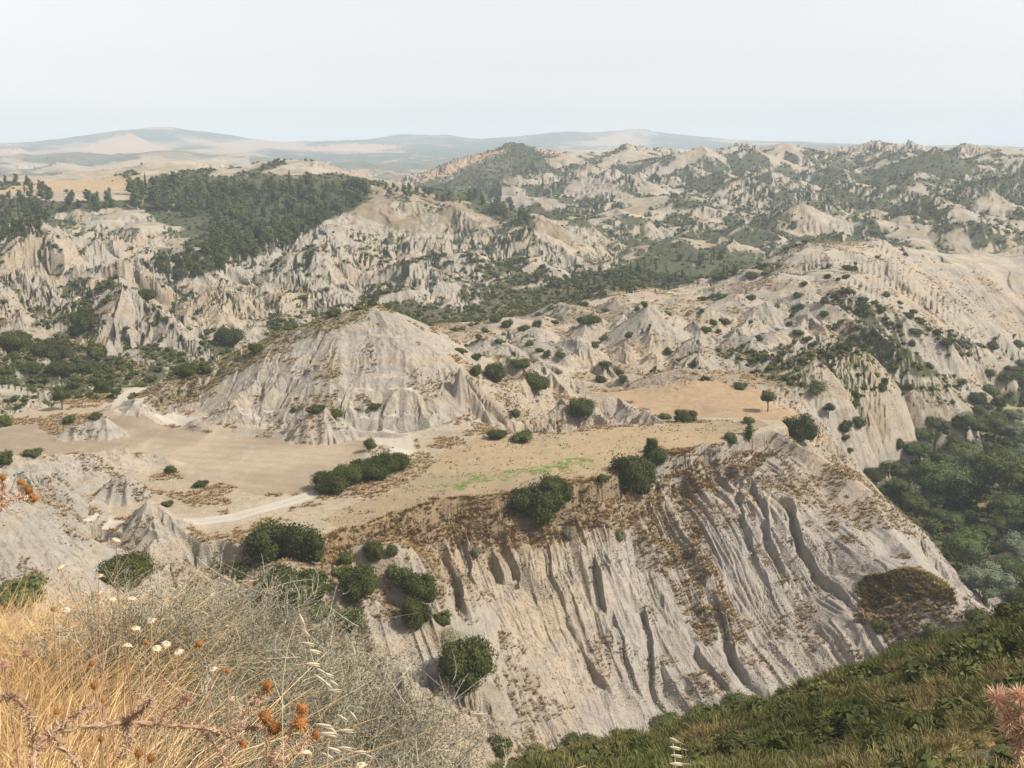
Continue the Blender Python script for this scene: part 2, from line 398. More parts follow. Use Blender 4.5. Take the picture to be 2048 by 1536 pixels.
# left badlands
ridge([(235, 560, 350), (248, 575, 345), (300, 620, 335), (380, 690, 318), (440, 730, 308)], s=.75, w=.6, cap=80)
ridge([(248, 575, 345), (225, 640, 330), (210, 720, 312)], s=.75, w=.8, cap=60)
ridge([(0, 510, 430), (60, 545, 410), (120, 610, 385), (150, 690, 350)], s=.7, w=1.5, cap=80)
ridge([(0, 610, 380), (40, 660, 350), (60, 720, 318)], s=.7, w=1.5, cap=60)
ridge([(240, 470, 540), (300, 520, 500), (400, 575, 450), (500, 640, 400), (560, 690, 360)], s=.65, w=1.5, cap=80)
ridge([(560, 480, 500), (650, 470, 520), (700, 530, 470), (770, 600, 420)], s=.7, w=1.5, cap=80)
ridge([(490, 490, 520), (520, 560, 470), (560, 600, 440)], s=.7, w=1, cap=60)
ridge([(740, 376, 640), (830, 420, 610), (930, 470, 580), (1010, 500, 560), (1100, 520, 540), (1180, 560, 500)], s=.55, w=3, r1=800, cap=90)
ridge([(1050, 445, 640), (1130, 470, 610), (1200, 500, 590)], s=.6, w=2, r1=800, cap=80)
ridge([(900, 500, 540), (880, 560, 470)], s=.65, w=1, r1=800, cap=60)
ridge([(1010, 500, 560), (1000, 560, 490)], s=.65, w=1, r1=800, cap=60)
# mid right landmarks
ridge([(1400, 572, 420), (1480, 556, 425), (1600, 545, 420)], s=.8, w=1, r1=600, cap=50)
ridge([(1285, 640, 345), (1330, 618, 352), (1400, 622, 350)], s=.75, w=1, cap=20)
ridge([(1120, 690, 300)], s=.7, w=.6, cap=30)
ridge([(955, 685, 306), (1000, 712, 296)], s=.7, w=.4, cap=24)
ridge([(1265, 640, 335), (1300, 665, 322)], s=.7, w=.6, cap=30)
ridge([(1600, 645, 335), (1615, 625, 345), (1680, 690, 318)], s=.75, w=.5, cap=40)
ridge([(1680, 640, 340), (1740, 655, 332), (1790, 690, 318)], s=.75, w=.5, cap=40)
ridge([(1870, 668, 380), (1930, 672, 385)], s=.6, w=1, cap=24)

# long spurs of the far range
for q_ in [[(1280, 310, 1300), (1180, 352, 1150), (1100, 402, 960)], [(1500, 310, 1400), (1350, 372, 1060), (1200, 436, 820)], [(1750, 314, 1500), (1600, 372, 1090), (1450, 440, 810), (1350, 496, 680)],
           [(1930, 304, 1450), (1800, 368, 1100), (1650, 436, 800), (1560, 490, 670)], [(2048, 322, 1400), (1950, 396, 950), (1850, 455, 750)], [(2250, 340, 1300), (2120, 400, 950), (2000, 456, 760)]]:
    ridge(q_, s=.38, w=14, k=8, r0=500, r1=1700, warp=7, cap=190)
ridge([(780, 378, 1150), (820, 364, 1200), (900, 332, 1260), (1000, 300, 1300), (1030, 284, 1300), (1070, 300, 1300), (1130, 318, 1290)], s=.45, w=4, k=8, r0=500, r1=1700, warp=4, cap=190)
for q_ in [[(1130, 334), (1180, 320), (1240, 306), (1290, 299), (1340, 304), (1390, 320)], [(1400, 324), (1440, 312), (1502, 300), (1514, 316)], [(1516, 312), (1540, 302), (1600, 297), (1660, 302), (1700, 310)], [(1700, 312), (1760, 299), (1795, 308)],
           [(1795, 304), (1830, 287), (1860, 294), (1890, 312)], [(1890, 302), (1935, 291), (1960, 300), (2000, 311), (2050, 316), (2200, 318)]]:
    ridge([(a_, b_ + (9 if a_ > 1700 else 3), 1330 + (a_ % 90)) for a_, b_ in q_], s=.55, w=11, k=8, r0=500, r1=1700, warp=5, cap=150)
# ------------------------------------------------------------------ hummocky badlands
def hum_fn(x, y, z, hm):
    r = np.sqrt(x * x + y * y)
    wx = x + 5 * vnoise(x / 22, y / 22, 41) + 2 * vnoise(x / 8, y / 8, 42)
    wy = y + 5 * vnoise(x / 22, y / 22, 43) + 2 * vnoise(x / 8, y / 8, 44)
    out = np.zeros_like(z)
    for lam, seed, lo, hi, s in ((13, 51, 150, 360, .8), (27, 52, 210, 900, .68), (52, 53, 360, 2600, .7), (105, 54, 800, 6500, .55), (230, 55, 2500, 9000, .4)):
        wgt = smoothstep(lo * .8, lo * 1.2, r) * (1 - smoothstep(hi * .8, hi * 1.2, r))
        sel = wgt > 0
        if sel.any():
            xx = wx if lam < 100 else x + lam * .25 * vnoise(x / lam * 1.2, y / lam * 1.2, 47)
            yy = wy if lam < 100 else y + lam * .25 * vnoise(x / lam * 1.2, y / lam * 1.2, 48)
            c = np.maximum(worley_cone(xx / lam, yy / lam, seed) - .12 * (1 - smoothstep(420, 460, r)) * smoothstep(-15, 15, x), 0) * lam * s
            out = np.maximum(out, c * wgt)
    return z + out * hm
PKX, PKY = P(1030, 288, r=1300)[:2]
HM2 = HUM * smoothstep(1.0, 8.0, PD) * (1 - .9 * np.exp(-(((X - PKX) / 60) ** 2 + ((Y - PKY) / 90) ** 2)))
BUMPY = np.maximum(smoothstep(-1.0, .5, PD), smoothstep(.8, 2.5, Z - ZP) * (PD < 50) * .8)
BUMPY *= 1 - .8 * smoothstep(-2, 3, X + 22) * smoothstep(0, 2, PD) * (1 - smoothstep(-79, -82, Z)) * ((Y < 200) & (Y > 118) & (PD < 60) & (X > -22) & (X < 66))
sl = rows(70, 12000)
Z[sl] = par(hum_fn, 24, X[sl], Y[sl], Z[sl], HM2[sl])

# long parallel flutes down the big face
SKA = P(1556, 868, r=198); SKB = P(1855, 1150, r=168)
def flute(x, y, z, pd):
    side = ((SKB[0] - SKA[0]) * (y - SKA[1]) - (SKB[1] - SKA[1]) * (x - SKA[0])) / math.hypot(SKB[0] - SKA[0], SKB[1] - SKA[1])
    face = smoothstep(-32, -18, x) * smoothstep(0.2, 4.5, pd) * smoothstep(-.5, 1.5, -side) * (y < 205) * (y > 108)
    face = face * (.3 + .7 * smoothstep(2, 15, -side)) * smoothstep(-83, -72, z) * smoothstep(-51.8, -53.5, z)
    u = x + .36 * (y - 150)
    wu = u + .7 * vnoise(x / 9, y / 22, 71)
    f1 = np.abs(vnoise(wu / 7.5, y / 42, 72)) ** .8
    f2 = np.abs(vnoise(wu / 2.6 + 7, y / 24, 73)) ** .8
    f3 = np.abs(vnoise(wu / 1.1 + 3, y / 12, 74)) ** .85
    mod = .35 + .65 * smoothstep(-.5, .5, vnoise(x / 14, y / 14, 75))
    return z - face * (3.0 * f1 * mod + 1.15 * f2 + .42 * f3 - 1.0)
sl = rows(108, 215)
Z[sl] = par(flute, 16, X[sl], Y[sl], Z[sl], PD[sl])

# a few deep shaded gullies, each with a knife-edged rib on its sunny side
def zhit(px, py, rmin=110):
    dx, dy, dz = raydir(px, py); h = math.hypot(dx, dy); th = math.atan2(dx, dy)
    j = int(round(float(np.interp(th, az, np.arange(NA)))))
    k = np.nonzero((Z[:, j] / rr >= dz / h) & (rr > rmin))[0]; r = float(rr[int(k[0])]) if len(k) else 180.0
    return (r * math.sin(th), r * math.cos(th))
RIBS = [([(1262, 1185), (1295, 1215), (1305, 1290), (1312, 1370), (1345, 1440)], 3.2), ([(1228, 1215), (1245, 1270), (1262, 1330), (1290, 1400)], 1.8), ([(1425, 1185), (1445, 1212), (1460, 1270), (1478, 1320), (1530, 1390)], 2.6),
        ([(1545, 985), (1585, 1005), (1610, 1090), (1680, 1175), (1740, 1250)], 2.8), ([(1505, 955), (1530, 1010), (1545, 1090), (1590, 1180)], 2.0), ([(1480, 960), (1492, 1040), (1520, 1130), (1570, 1230)], 1.5), ([(1395, 1290), (1420, 1330), (1480, 1400)], 1.8),
        ([(985, 1090), (1010, 1150), (1035, 1155)], 1.8), ([(1010, 1065), (1030, 1120), (1042, 1158)], 1.8), ([(890, 1060), (905, 1130), (925, 1200), (960, 1290)], 1.8), ([(930, 1060), (945, 1140), (975, 1220)], 1.5), ([(1100, 1080), (1110, 1150), (1140, 1240)], 1.6),
        ([(1185, 1090), (1200, 1170), (1215, 1230)], 2.0), ([(1130, 1220), (1170, 1300), (1230, 1400)], 1.5)]
RW = [([zhit(*q) for q in pts], dep) for pts, dep in RIBS]
def carve(x, y, z):
    wx = x + .35 * vnoise(x / 2.2, y / 2.2, 81); wy = y
    for pts, dep in RW:
        best = np.full(x.shape, 99, f32); sd = np.zeros(x.shape, f32); tt = np.zeros(x.shape, f32)
        for i, (a, b) in enumerate(zip(pts[:-1], pts[1:])):
            d, t = seg_dist(wx, wy, a, b)
            m = d < best
            cr = ((b[0] - a[0]) * (wy - a[1]) - (b[1] - a[1]) * (wx - a[0]))
            best = np.where(m, d, best); sd = np.where(m, np.sign(cr), sd); tt = np.where(m, (i + t) / (len(pts) - 1), tt)
        fade = smoothstep(0, .15, tt) * (1 - smoothstep(.75, 1, tt)) + .15 * (tt > 0) * (tt < 1)
        vary = .55 + .6 * smoothstep(-.4, .5, vnoise(x / 3.0, y / 5.0, 82))
        lf = sd < 0                                     # camera-left of a line running towards the camera
        z = z - np.where(lf, dep * .5 * vary * fade * np.exp(-((best - .6) / .75) ** 2) * smoothstep(0, .4, best), 0) + .35 * fade * np.exp(-(best / .45) ** 2) * (best < 3)
    return z
sl = rows(112, 205)
Z[sl] = par(carve, 16, X[sl], Y[sl], Z[sl])

# ------------------------------------------------------------------ rills and gullies following the slope
dLR = np.gradient(LR).astype(f32)[:, None]
dAZ = np.gradient(az).astype(f32)[None, :]
def grads(z):
    zr = np.gradient(z, axis=0) / dLR / R2
    za = np.gradient(z, axis=1) / dAZ / R2
    st, c_ = np.sin(TH), np.cos(TH)
    return (zr * st + za * c_).astype(f32), (zr * c_ - za * st).astype(f32)

def erode(x, y, gx, gy, lam, seed):
    g = np.sqrt(gx * gx + gy * gy) + 1e-5
    tx = -gy / g; ty = gx / g
    px = x / lam; py = y / lam
    fx = np.floor(px); fy = np.floor(py)
    cs = np.zeros_like(x); sn = np.zeros_like(x); wt = np.zeros_like(x)
    for i in (-1, 0, 1):
        for j in (-1, 0, 1):
            cx = fx + i; cy = fy + j
            ix = cx.astype(np.int64).astype(np.uint32); iy = cy.astype(np.int64).astype(np.uint32)
            qx = px - cx - 0.2 - 0.6 * hsh(ix, iy, seed); qy = py - cy - 0.2 - 0.6 * hsh(ix, iy, seed + 3)
            w = np.exp(-(qx * qx + qy * qy) * 2.2)
            ph = (qx * tx + qy * ty) * f32(2 * math.pi) * 1.0
            cs += np.cos(ph) * w; sn += np.sin(ph) * w; wt += w
    cs /= wt; sn /= wt
    mag = np.minimum(np.sqrt(cs * cs + sn * sn) * 1.6, 1)
    prof = np.abs(np.sin(np.arctan2(sn, cs) * 0.5))         # 0 on the crest, 1 in the gully
    return mag, prof, g

GUL = np.zeros_like(Z)
EROS = np.ones_like(Z)
EROS = 1 - .65 * (1 - smoothstep(-20, -8, X)) * (1 - smoothstep(182, 192, R2))
EROS = np.where((Z > ZP + .8) & (PD < 8) & (R2 > 188) & (R2 < 250), .5, EROS)
EROS *= 1 - .7 * np.exp(-(((X - PKX) / 60) ** 2 + ((Y - PKY) / 90) ** 2))
EROS = (EROS * (1 - (.5 - .1 * smoothstep(60, 90, X) * (1 - smoothstep(320, 350, R2))) * smoothstep(-12, 12, X) * smoothstep(200, 212, R2) * (1 - smoothstep(400 + 2 * np.maximum(X, 0), 440 + 2 * np.maximum(X, 0), R2)))).astype(f32)
mainc = slice(len(left) - 2, len(left) + len(cols) + 2)
OCT = [(180, 1800, 9000, .3), (90, 900, 7000, .2), (45, 420, 3200, .26), (22, 150, 1150, .25), (11, 110, 720, .23), (5.5, 70, 700, .28), (2.7, 45, 480, .28), (1.35, 40, 330, .24), (.7, 40, 185, .16)]
for k, (lam, lo, hi, am) in enumerate(OCT):
    sl = rows(lo * .8, hi * 1.1)
    gx, gy = grads(Z)
    def fn(x, y, a, b, z, gul, pd):
        r = np.sqrt(x * x + y * y)
        mag, prof, g = erode(x, y, a, b, lam, 61 + k * 7)
        wgt = smoothstep(lo * .8, lo * 1.1, r) * (1 - smoothstep(hi * .8, hi * 1.1, r))
        sfac = smoothstep(.12, .5, g) * np.minimum(g, 1.0)
        var = .55 + .45 * vnoise(x / (lam * 3), y / (lam * 3), 90 + k)
        amp = lam * am * sfac * mag * wgt * var * pd
        return z - amp * prof, gul + prof * mag * wgt * smoothstep(.1, .4, g) * (lam ** .5) * .25
    res = par(fn, 24, X[sl, mainc], Y[sl, mainc], gx[sl, mainc], gy[sl, mainc], Z[sl, mainc], GUL[sl, mainc], BUMPY[sl, mainc] * (EROS[sl, mainc] if lam > 4 else EROS[sl, mainc] ** .3))
    Z[sl, mainc], GUL[sl, mainc] = res
# crumbly surface
def crumb(x, y, z, pd):
    r = np.sqrt(x * x + y * y)
    a = (.20 * fbm(x / 1.7, y / 1.7, 201, 4) + .10 * np.maximum(vnoise(x / .45, y / .45, 215), 0)) * (1 - smoothstep(150, 320, r)) + .5 * fbm(x / 7, y / 7, 205, 3) * smoothstep(220, 400, r) * (1 - smoothstep(900, 1500, r))
    a = a + 5 * fbm(x / 130, y / 130, 209, 4) * smoothstep(1500, 2500, r)
    near = smoothstep(25, 60, r)
    return z + a * near * pd + .12 * fbm(x / .9, y / .9, 207, 3) * (1 - near) * smoothstep(1, 3, r)
Z = par(crumb, 24, X, Y, Z, BUMPY)
GX, GY = grads(Z)
SLOPE = np.sqrt(GX * GX + GY * GY)
# ------------------------------------------------------------------ sharp small landmarks on top of the worn relief
ZL0 = Z.copy()
ridge([(175, 1010, 164), (215, 955, 168), (248, 948, 168), (285, 975, 167), (310, 1010, 164)], s=.85, w=.4, cap=40)
ridge([(474, 961, 172)], s=.85, w=.3, k=.4, cap=20)
ridge([(490, 985, 169), (515, 1000, 168)], s=.6, w=.4, k=.4, cap=20)
ridge([(285, 1030, 152), (305, 1004, 153), (330, 1006, 153), (350, 1018, 152), (400, 1070, 148), (460, 1125, 143)], s=.9, w=.6)
ridge([(315, 1006, 153), (305, 1060, 148), (290, 1120, 143)], s=.85, w=1.0)
ridge([(910, 784, 205), (922, 729, 206), (934, 756, 206), (958, 794, 204), (985, 835, 201)], s=2.9, w=.25, warp=.35, k=.5)
ridge([(948, 762, 208), (956, 755, 208), (982, 815, 205), (995, 845, 203)], s=2.0, w=.25, warp=.3, k=.5)
ridge([(893, 735, 222), (905, 715, 226), (925, 745, 224)], s=1.4, w=.3, warp=.3, k=.5)
ridge([(583, 832, 196), (592, 826, 196)], s=2.3, w=.25, warp=.25, k=.6, cap=20)
ridge([(612, 832, 195), (650, 815, 196), (672, 828, 196), (700, 850, 195)], s=1.1, w=1.2, warp=.4, k=.6, cap=20)
ridge([(735, 842, 203), (760, 838, 203), (790, 858, 201)], s=.6, w=.6, cap=20)
ridge([(135, 852, 208), (160, 848, 208), (190, 832, 209), (205, 836, 208)], s=.85, w=.3, warp=.5, k=.6, cap=20)
ridge([(820, 872, 193), (860, 858, 195), (930, 862, 193), (960, 872, 190)], s=.7, w=1.2, warp=.5, cap=20)
ridge([(738, 905, 181), (760, 890, 184), (790, 900, 182)], s=.6, w=.8, warp=.5, cap=20)
ridge([(1290, 818, 211), (1300, 828, 210), (1340, 850, 206)], s=1.0, w=.25, warp=.3, cap=15, k=.5)
ridge([(1000, 745, 238), (1030, 742, 238), (1060, 790, 230), (1080, 840, 222)], s=.8, w=.6, cap=25)
ridge([(1105, 770, 240), (1115, 745, 244), (1140, 790, 236)], s=1.0, w=.4, cap=20)
ridge([(1308, 702, 280)], s=.75, w=.4, cap=30)
ridge([(925, 670, 318)], s=.8, w=.4, cap=14)
for q_ in [[(1265, 640, 335), (1300, 668, 322)], [(1430, 650, 335)], [(1345, 668, 318), (1370, 690, 310)], [(1450, 700, 298), (1490, 730, 288)], [(1540, 690, 305)], [(1120, 700, 296)], [(1180, 660, 320)], [(1230, 690, 305)], [(1385, 640, 345)], [(1480, 660, 328)], [(1400, 725, 288)], [(1500, 715, 296)],
           [(1620, 690, 312)], [(1240, 735, 278)], [(1340, 745, 274), (1380, 760, 268)], [(1660, 720, 296)], [(1700, 700, 305)], [(1050, 672, 318)], [(1560, 655, 330)], [(960, 705, 290)], [(1150, 730, 275)], [(1190, 770, 258)], [(1445, 740, 278)], [(1530, 735, 282)], [(1600, 640, 340)]]:
    ridge(q_, s=.78, w=.5, warp=.8, cap=26, k=.8)
NEW = np.clip((Z - ZL0) * 1.5, 0, 1)
sl = rows(110, 420)
gx, gy = grads(Z)
def fn2(x, y, a, b, z, nw):
    r = np.sqrt(x * x + y * y)
    for lam, am, sd in ((3.2, .22, 171), (1.5, .2, 172)):
        mag, prof, g = erode(x, y, a, b, lam, sd)
        z = z - lam * am * smoothstep(.2, .6, g) * np.minimum(g, 1.2) * mag * prof * nw
    return z
Z[sl, mainc] = par(fn2, 16, X[sl, mainc], Y[sl, mainc], gx[sl, mainc], gy[sl, mainc], Z[sl, mainc], NEW[sl, mainc])
GX, GY = grads(Z)
SLOPE = np.sqrt(GX * GX + GY * GY)
# ------------------------------------------------------------------ ground cover colours (albedo only)
def mixc(c, col, m):
    return c + (np.array(col, f32) - c) * m[..., None]

POLY = {}
def poly(name, lst, z):
    POLY[name] = [P(a, b, z=z)[:2] for a, b in lst]
poly('tilled', [(-500, 1000), (-60, 920), (0, 860), (60, 850), (130, 880), (200, 850), (280, 845), (400, 862), (560, 885), (620, 890), (735, 880), (735, 905), (700, 955), (625, 985), (520, 990), (470, 970), (380, 965), (330, 925), (230, 905), (60, 915), (-60, 960)], ZP)
poly('grass', [(700, 1060), (640, 1040), (700, 1010), (760, 990), (850, 950), (870, 915), (960, 890), (1010, 884), (1120, 884), (1250, 868), (1400, 858), (1520, 853), (1545, 862), (1440, 893), (1330, 905), (1230, 945), (1140, 962), (1000, 986), (870, 998), (760, 1036)], ZP)
poly('stubble', [(1130, 783), (1250, 780), (1400, 783), (1540, 795), (1650, 812), (1700, 835), (1640, 858), (1560, 850), (1420, 835), (1300, 828), (1260, 800)], -56)
poly('valley', [(1990, 815), (2100, 800), (2300, 820), (2200, 880), (2040, 865)], -81)
poly('clearing', [(1955, 1000), (2010, 990), (2050, 1010), (2000, 1030)], -81)
def rpoly(name, lst):
    POLY[name] = [P(a, b, r=c)[:2] for a, b, c in lst]
rpoly('upland', [(-60, 395, 690), (0, 385, 700), (60, 375, 730), (240, 362, 740), (300, 372, 720), (290, 392, 680), (120, 392, 690), (0, 400, 680)])

GREEN = [(480, 900, .62, [(0, 395), (60, 395), (100, 405), (180, 400), (290, 402), (250, 372), (330, 350), (460, 355), (560, 352), (680, 352), (745, 372), (735, 405), (640, 450), (560, 500), (470, 530), (400, 550), (330, 560), (320, 525), (400, 490), (420, 450), (360, 425), (300, 412), (110, 425), (90, 465), (40, 485), (0, 475)]),
         (480, 760, .6, [(930, 390), (1080, 440), (1060, 460), (950, 425)]), (360, 620, .7, [(780, 600), (900, 625), (1050, 575), (1300, 520), (1440, 500), (1480, 545), (1250, 585), (1000, 640), (850, 665), (780, 650)]),
         (270, 480, .5, [(130, 560), (190, 560), (180, 650), (210, 700), (130, 720), (120, 640)]), (270, 340, .9, [(0, 728), (200, 728), (330, 745), (200, 765), (0, 770)]), (280, 420, .5, [(0, 670), (130, 680), (140, 720), (0, 725)]),
         (270, 350, .5, [(1600, 690), (1960, 680), (2048, 720), (1960, 760), (1700, 740)]), (220, 330, .35, [(1330, 765), (1700, 745), (1900, 770), (1700, 800), (1550, 785)]),
         (600, 1500, 1.0, [(850, 372), (1000, 304), (1030, 280), (1075, 300), (1110, 340), (1010, 360), (960, 400), (880, 400)]), (600, 1500, -.6, [(1130, 360), (1220, 355), (1230, 395), (1130, 395)]), (320, 520, -.8, [(1780, 520), (2048, 520), (2048, 660), (1850, 650)])]
FARTAN = [(3000, 5600, [(140, 304), (215, 276), (262, 266), (300, 285), (388, 313), (200, 309)]), (3000, 5600, [(560, 300), (700, 286), (830, 292), (700, 306)]), (1500, 3000, [(670, 342), (745, 338), (742, 357), (680, 352)]),
          (900, 1500, [(800, 372), (900, 330), (1005, 298), (1010, 304), (900, 345), (830, 372)]), (1000, 1500, [(1070, 300), (1110, 300), (1150, 318), (1110, 314)]), (2000, 5600, [(-50, 300), (40, 296), (60, 306), (-50, 312)])]
BROWN = [(560, 760, .75, [(735, 375), (830, 372), (1000, 410), (1120, 450), (1180, 520), (1050, 500), (950, 470), (820, 470), (740, 440), (680, 420)]), (420, 620, .6, [(560, 560), (640, 560), (690, 620), (600, 660), (540, 620)]),
         (205, 260, .7, [(285, 800), (400, 740), (500, 690), (620, 640), (740, 610), (740, 640), (600, 680), (480, 740), (400, 790), (330, 830)]), (600, 1500, .6, [(820, 365), (1000, 295), (1040, 285), (1130, 325), (1000, 380)]),
         (140, 210, .7, [(1250, 960), (1330, 900), (1450, 890), (1440, 960), (1390, 1000), (1430, 1130), (1500, 1290), (1400, 1290), (1330, 1150), (1260, 1080)]), (140, 200, .7, [(640, 1090), (760, 1035), (880, 1000), (1180, 960), (1220, 1040), (1120, 1080), (930, 1080), (800, 1110)]),
         (205, 345, .5, [(1640, 830), (1750, 800), (1960, 800), (1930, 960), (1740, 960), (1650, 900)]), (110, 150, .5, [(700, 1060), (860, 1080), (930, 1300), (1080, 1480), (960, 1480), (880, 1300), (780, 1180)]), (205, 330, .5, [(1330, 760), (1700, 700), (1960, 700), (1960, 800), (1700, 800), (1400, 790)])]
ROADS = []   # (points px,py,z, half width)
ROADS.append((pp([(330, 1046), (400, 1042), (470, 1032), (560, 1008), (620, 990), (660, 975), (720, 945), (780, 925), (815, 905), (805, 880), (790, 868), (815, 855), (812, 845), (780, 842), (740, 850), (690, 872)]), 1.5))
ROADS.append((pp([(-100, 1062), (100, 1052), (250, 1050), (330, 1046)]), 1.9))
ROADS.append((pp([(800, 910), (770, 890), (765, 868), (740, 858), (620, 862), (560, 862), (480, 855), (380, 850), (300, 840), (262, 832), (240, 815), (245, 800), (262, 785), (290, 772)]), 1.7))

def cover(x, y, z, sl_, gul, pd, veg, hum, gx, gy):
    r = np.sqrt(x * x + y * y)
    th = np.arctan2(x, y)
    n1 = fbm(x / 30, y / 30, 301, 4); n2 = fbm(x / 6, y / 6, 302, 4); n3 = fbm(x / 1.3, y / 1.3, 303, 3)
    c = np.empty(x.shape + (3,), f32); c[...] = (0.365, 0.328, 0.28)
    c = mixc(c, (0.39, 0.315, 0.225), .75 * smoothstep(-.05, .5, n1 + .3 * n2))             # ochre beds
    c = mixc(c, (0.33, 0.305, 0.27), smoothstep(.05, .5, -n1 + .2 * n2))            # grey clay
    st = np.sin(z * 1.7 + 2.2 * n1 + .6 * n2) * np.sin(z * .63 + n1)
    c = mixc(c, (0.40, 0.31, 0.20), smoothstep(.25, .7, st) * .35); c = mixc(c, (0.29, 0.265, 0.235), smoothstep(.25, .7, -st) * .4)      # beds in the clay
    flat = 1 - smoothstep(.25, .6, sl_)
    c = mixc(c, (0.46, 0.395, 0.305), flat * .7 * smoothstep(-.3, .3, n2))            # crusted flats
    c = c * (1 + .12 * n3 * (1 - smoothstep(150, 400, r)) + .10 * n2)[..., None]
    sp_ = vnoise(x / .55, y / .55, 305) + .6 * vnoise(x / .28, y / .28, 306)
    c = mixc(c, (0.20, 0.165, 0.125), smoothstep(.45, .8, sp_ + .5 * n2 - .1) * .6 * (r > 60) * (r < 420))      # clods and pebbles
    cls = np.zeros(x.shape, np.uint8)
    # dry tussock cover on gentle and noisy ground
    tus = smoothstep(.1, .45, fbm(x / 9, y / 9, 311, 4) + .35 * (.45 - sl_) + .35 * veg) * (r > 60)
    c = mixc(c, (0.22, 0.165, 0.085), tus * .65 * (.6 + .4 * n3))
    # green cover: gullies, slopes that face away from the sun, noisy
    face = -(gx * sun_dir[0] + gy * sun_dir[1])    # >0 faces the sun
    vn = np.where(r < 450, fbm(x / 14, y / 14, 321, 4), np.where(r < 1800, fbm(x / 22, y / 34, 322, 4), fbm(x / 120, y / 120, 323, 4)))
    gate = veg * 1.2 - .48 - .10 * smoothstep(600, 800, r) + .85 * vn + .10 * ((x < 0) & (r > 280) & (r < 620)) - .55 * face + .10 * gul - .35 * smoothstep(.5, 1.1, sl_)
    far = smoothstep(212, 262, r)
    # places in the photograph that are closed green or bare, taken where they lie on the ground
    fw = y * CP - z * SP; qx = 1024 + FPX * x / np.maximum(fw, .1); qy = 768 - FPX * (y * SP + z * CP) / np.maximum(fw, .1)
    qx = qx + 14 * n2; qy = qy + 7 * n2
    for r0, r1, gv, q in GREEN:
        ins = (r > r0) & (r < r1)
        if ins.any(): gate = gate + gv * (ins & inside(qx, qy, q))
    vm = smoothstep(.02, .2, gate) * far
    bz = np.zeros_like(r)
    for r0, r1, gv, q in BROWN:
        ins = (r > r0) & (r < r1)
        if ins.any(): bz = np.maximum(bz, gv * (ins & inside(qx, qy, q)))
    c = mixc(c, (0.235, 0.185, 0.115), bz * smoothstep(-.35, .25, n2 + .5 * n3 + .4 - .3 * sl_))
    vm = np.where((th > .1) & (z < -77) & (r > 170) & (r < 420), 1.0, vm)
    c = mixc(c, (0.055, 0.066, 0.026), vm * .9 * (1 + .1 * n3))
    # far country: tan stubble fields between dark green
    fn_ = fbm(x / 240, y / 520, 331, 4) + .35 * fbm(x / 70, y / 90, 332, 3)
    fm = smoothstep(.02, .07, fn_ - .20 + .3 * (.4 - veg)) * smoothstep(1700, 2100, r)
    gm = (1 - smoothstep(.06, .12, fn_ + .4 * vnoise(x / 60, y / 60, 333))) * smoothstep(1700, 2100, r)
    c = mixc(c, (0.16, 0.165, 0.13), .8 * smoothstep(2700, 3300, r))
    c = mixc(c, (0.06, 0.085, 0.07), gm * .95 * (veg > .25))
    c = mixc(c, (0.36, 0.28, 0.20), fm)
    c = mixc(c, (0.355, 0.325, 0.30), .6 * smoothstep(-55, -62, z) * smoothstep(4, 18, x + 3 * n2) * (pd > 0) * (y < 205) * (y > 105))
    c = mixc(c, (0.15, 0.14, 0.095), .75 * (x < 0) * smoothstep(900, 1100, r) * (1 - smoothstep(2900, 3300, r)) * smoothstep(-.35, .25, fbm(x / 60, y / 60, 361, 4)))
    for r0, r1, q in FARTAN:
        ins = (r > r0) & (r < r1)
        if ins.any(): c = mixc(c, (0.44, 0.30, 0.20), (ins & inside(qx, qy, q)) * .9)
    # scrub spur and ravine ground
    c = mixc(c, (0.10, 0.085, 0.045), smoothstep(.4, .8, veg + .15 * n2) * (r > 16) * (r < 118) * (x > -3))
    # knoll underfoot
    c = mixc(c, (0.30, 0.21, 0.10), (1 - smoothstep(10, 16, r)))
    c = mixc(c, (0.30, 0.25, 0.17), smoothstep(10, 16, r) * (1 - smoothstep(30, 60, r)) * .8)
    # grass fringe over the cliff rim
    rim = (1 - smoothstep(0, 8, pd + 2.5 * n2)) * smoothstep(-2.5, -.5, pd) * (x > -25) * (y < 175)
    c = mixc(c, (0.25, 0.17, 0.085), rim * .7)
    # plateau ground
    pin = (pd < 0)
    c = mixc(c, (0.42, 0.345, 0.245), pin * smoothstep(0, 1.5, -pd) * (1 - smoothstep(.15, .35, sl_)) * .8)
    for nm, k, col, col2 in (('tilled', 1, (0.295, 0.235, 0.17), (0.41, 0.34, 0.25)), ('grass', 2, (0.36, 0.275, 0.17), (0.29, 0.23, 0.155)), ('stubble', 3, (0.32, 0.22, 0.14), (0.38, 0.275, 0.17)),
                             ('valley', 4, (0.17, 0.20, 0.08), (0.30, 0.25, 0.13)), ('upland', 5, (0.40, 0.295, 0.19), (0.36, 0.275, 0.18)), ('clearing', 4, (0.42, 0.28, 0.15), (0.30, 0.24, 0.11))):
        q = POLY[nm]; xs = [a for a, _ in q]; ys = [b for _, b in q]
        box = (x > min(xs) - 5) & (x < max(xs) + 5) & (y > min(ys) - 5) & (y < max(ys) + 5)
        if not box.any(): continue
        wx = x + .9 * n3 + 1.2 * n2; wy = y + .9 * n2 - .9 * n3
        m = box & inside(wx, wy, q)
        if nm in ('tilled', 'stubble', 'grass'): m &= sl_ < .45
        mix = smoothstep(-.25, .35, n1 + .3 * n2)
        if nm == 'tilled':
            u = x * .34 + y * .94 + 1.8 * np.sin(x / 16)
            mix = np.clip(mix * .8 + .10 * np.sin(u * 1.9 + 1.5 * n1) + .35 * smoothstep(.2, .6, fbm(x / 2.5, y / 14, 341, 3)), 0, 1)
        cc = np.array(col, f32) + (np.array(col2, f32) - np.array(col, f32)) * mix[..., None]
        cc = cc * (1 + .10 * n3)[..., None]
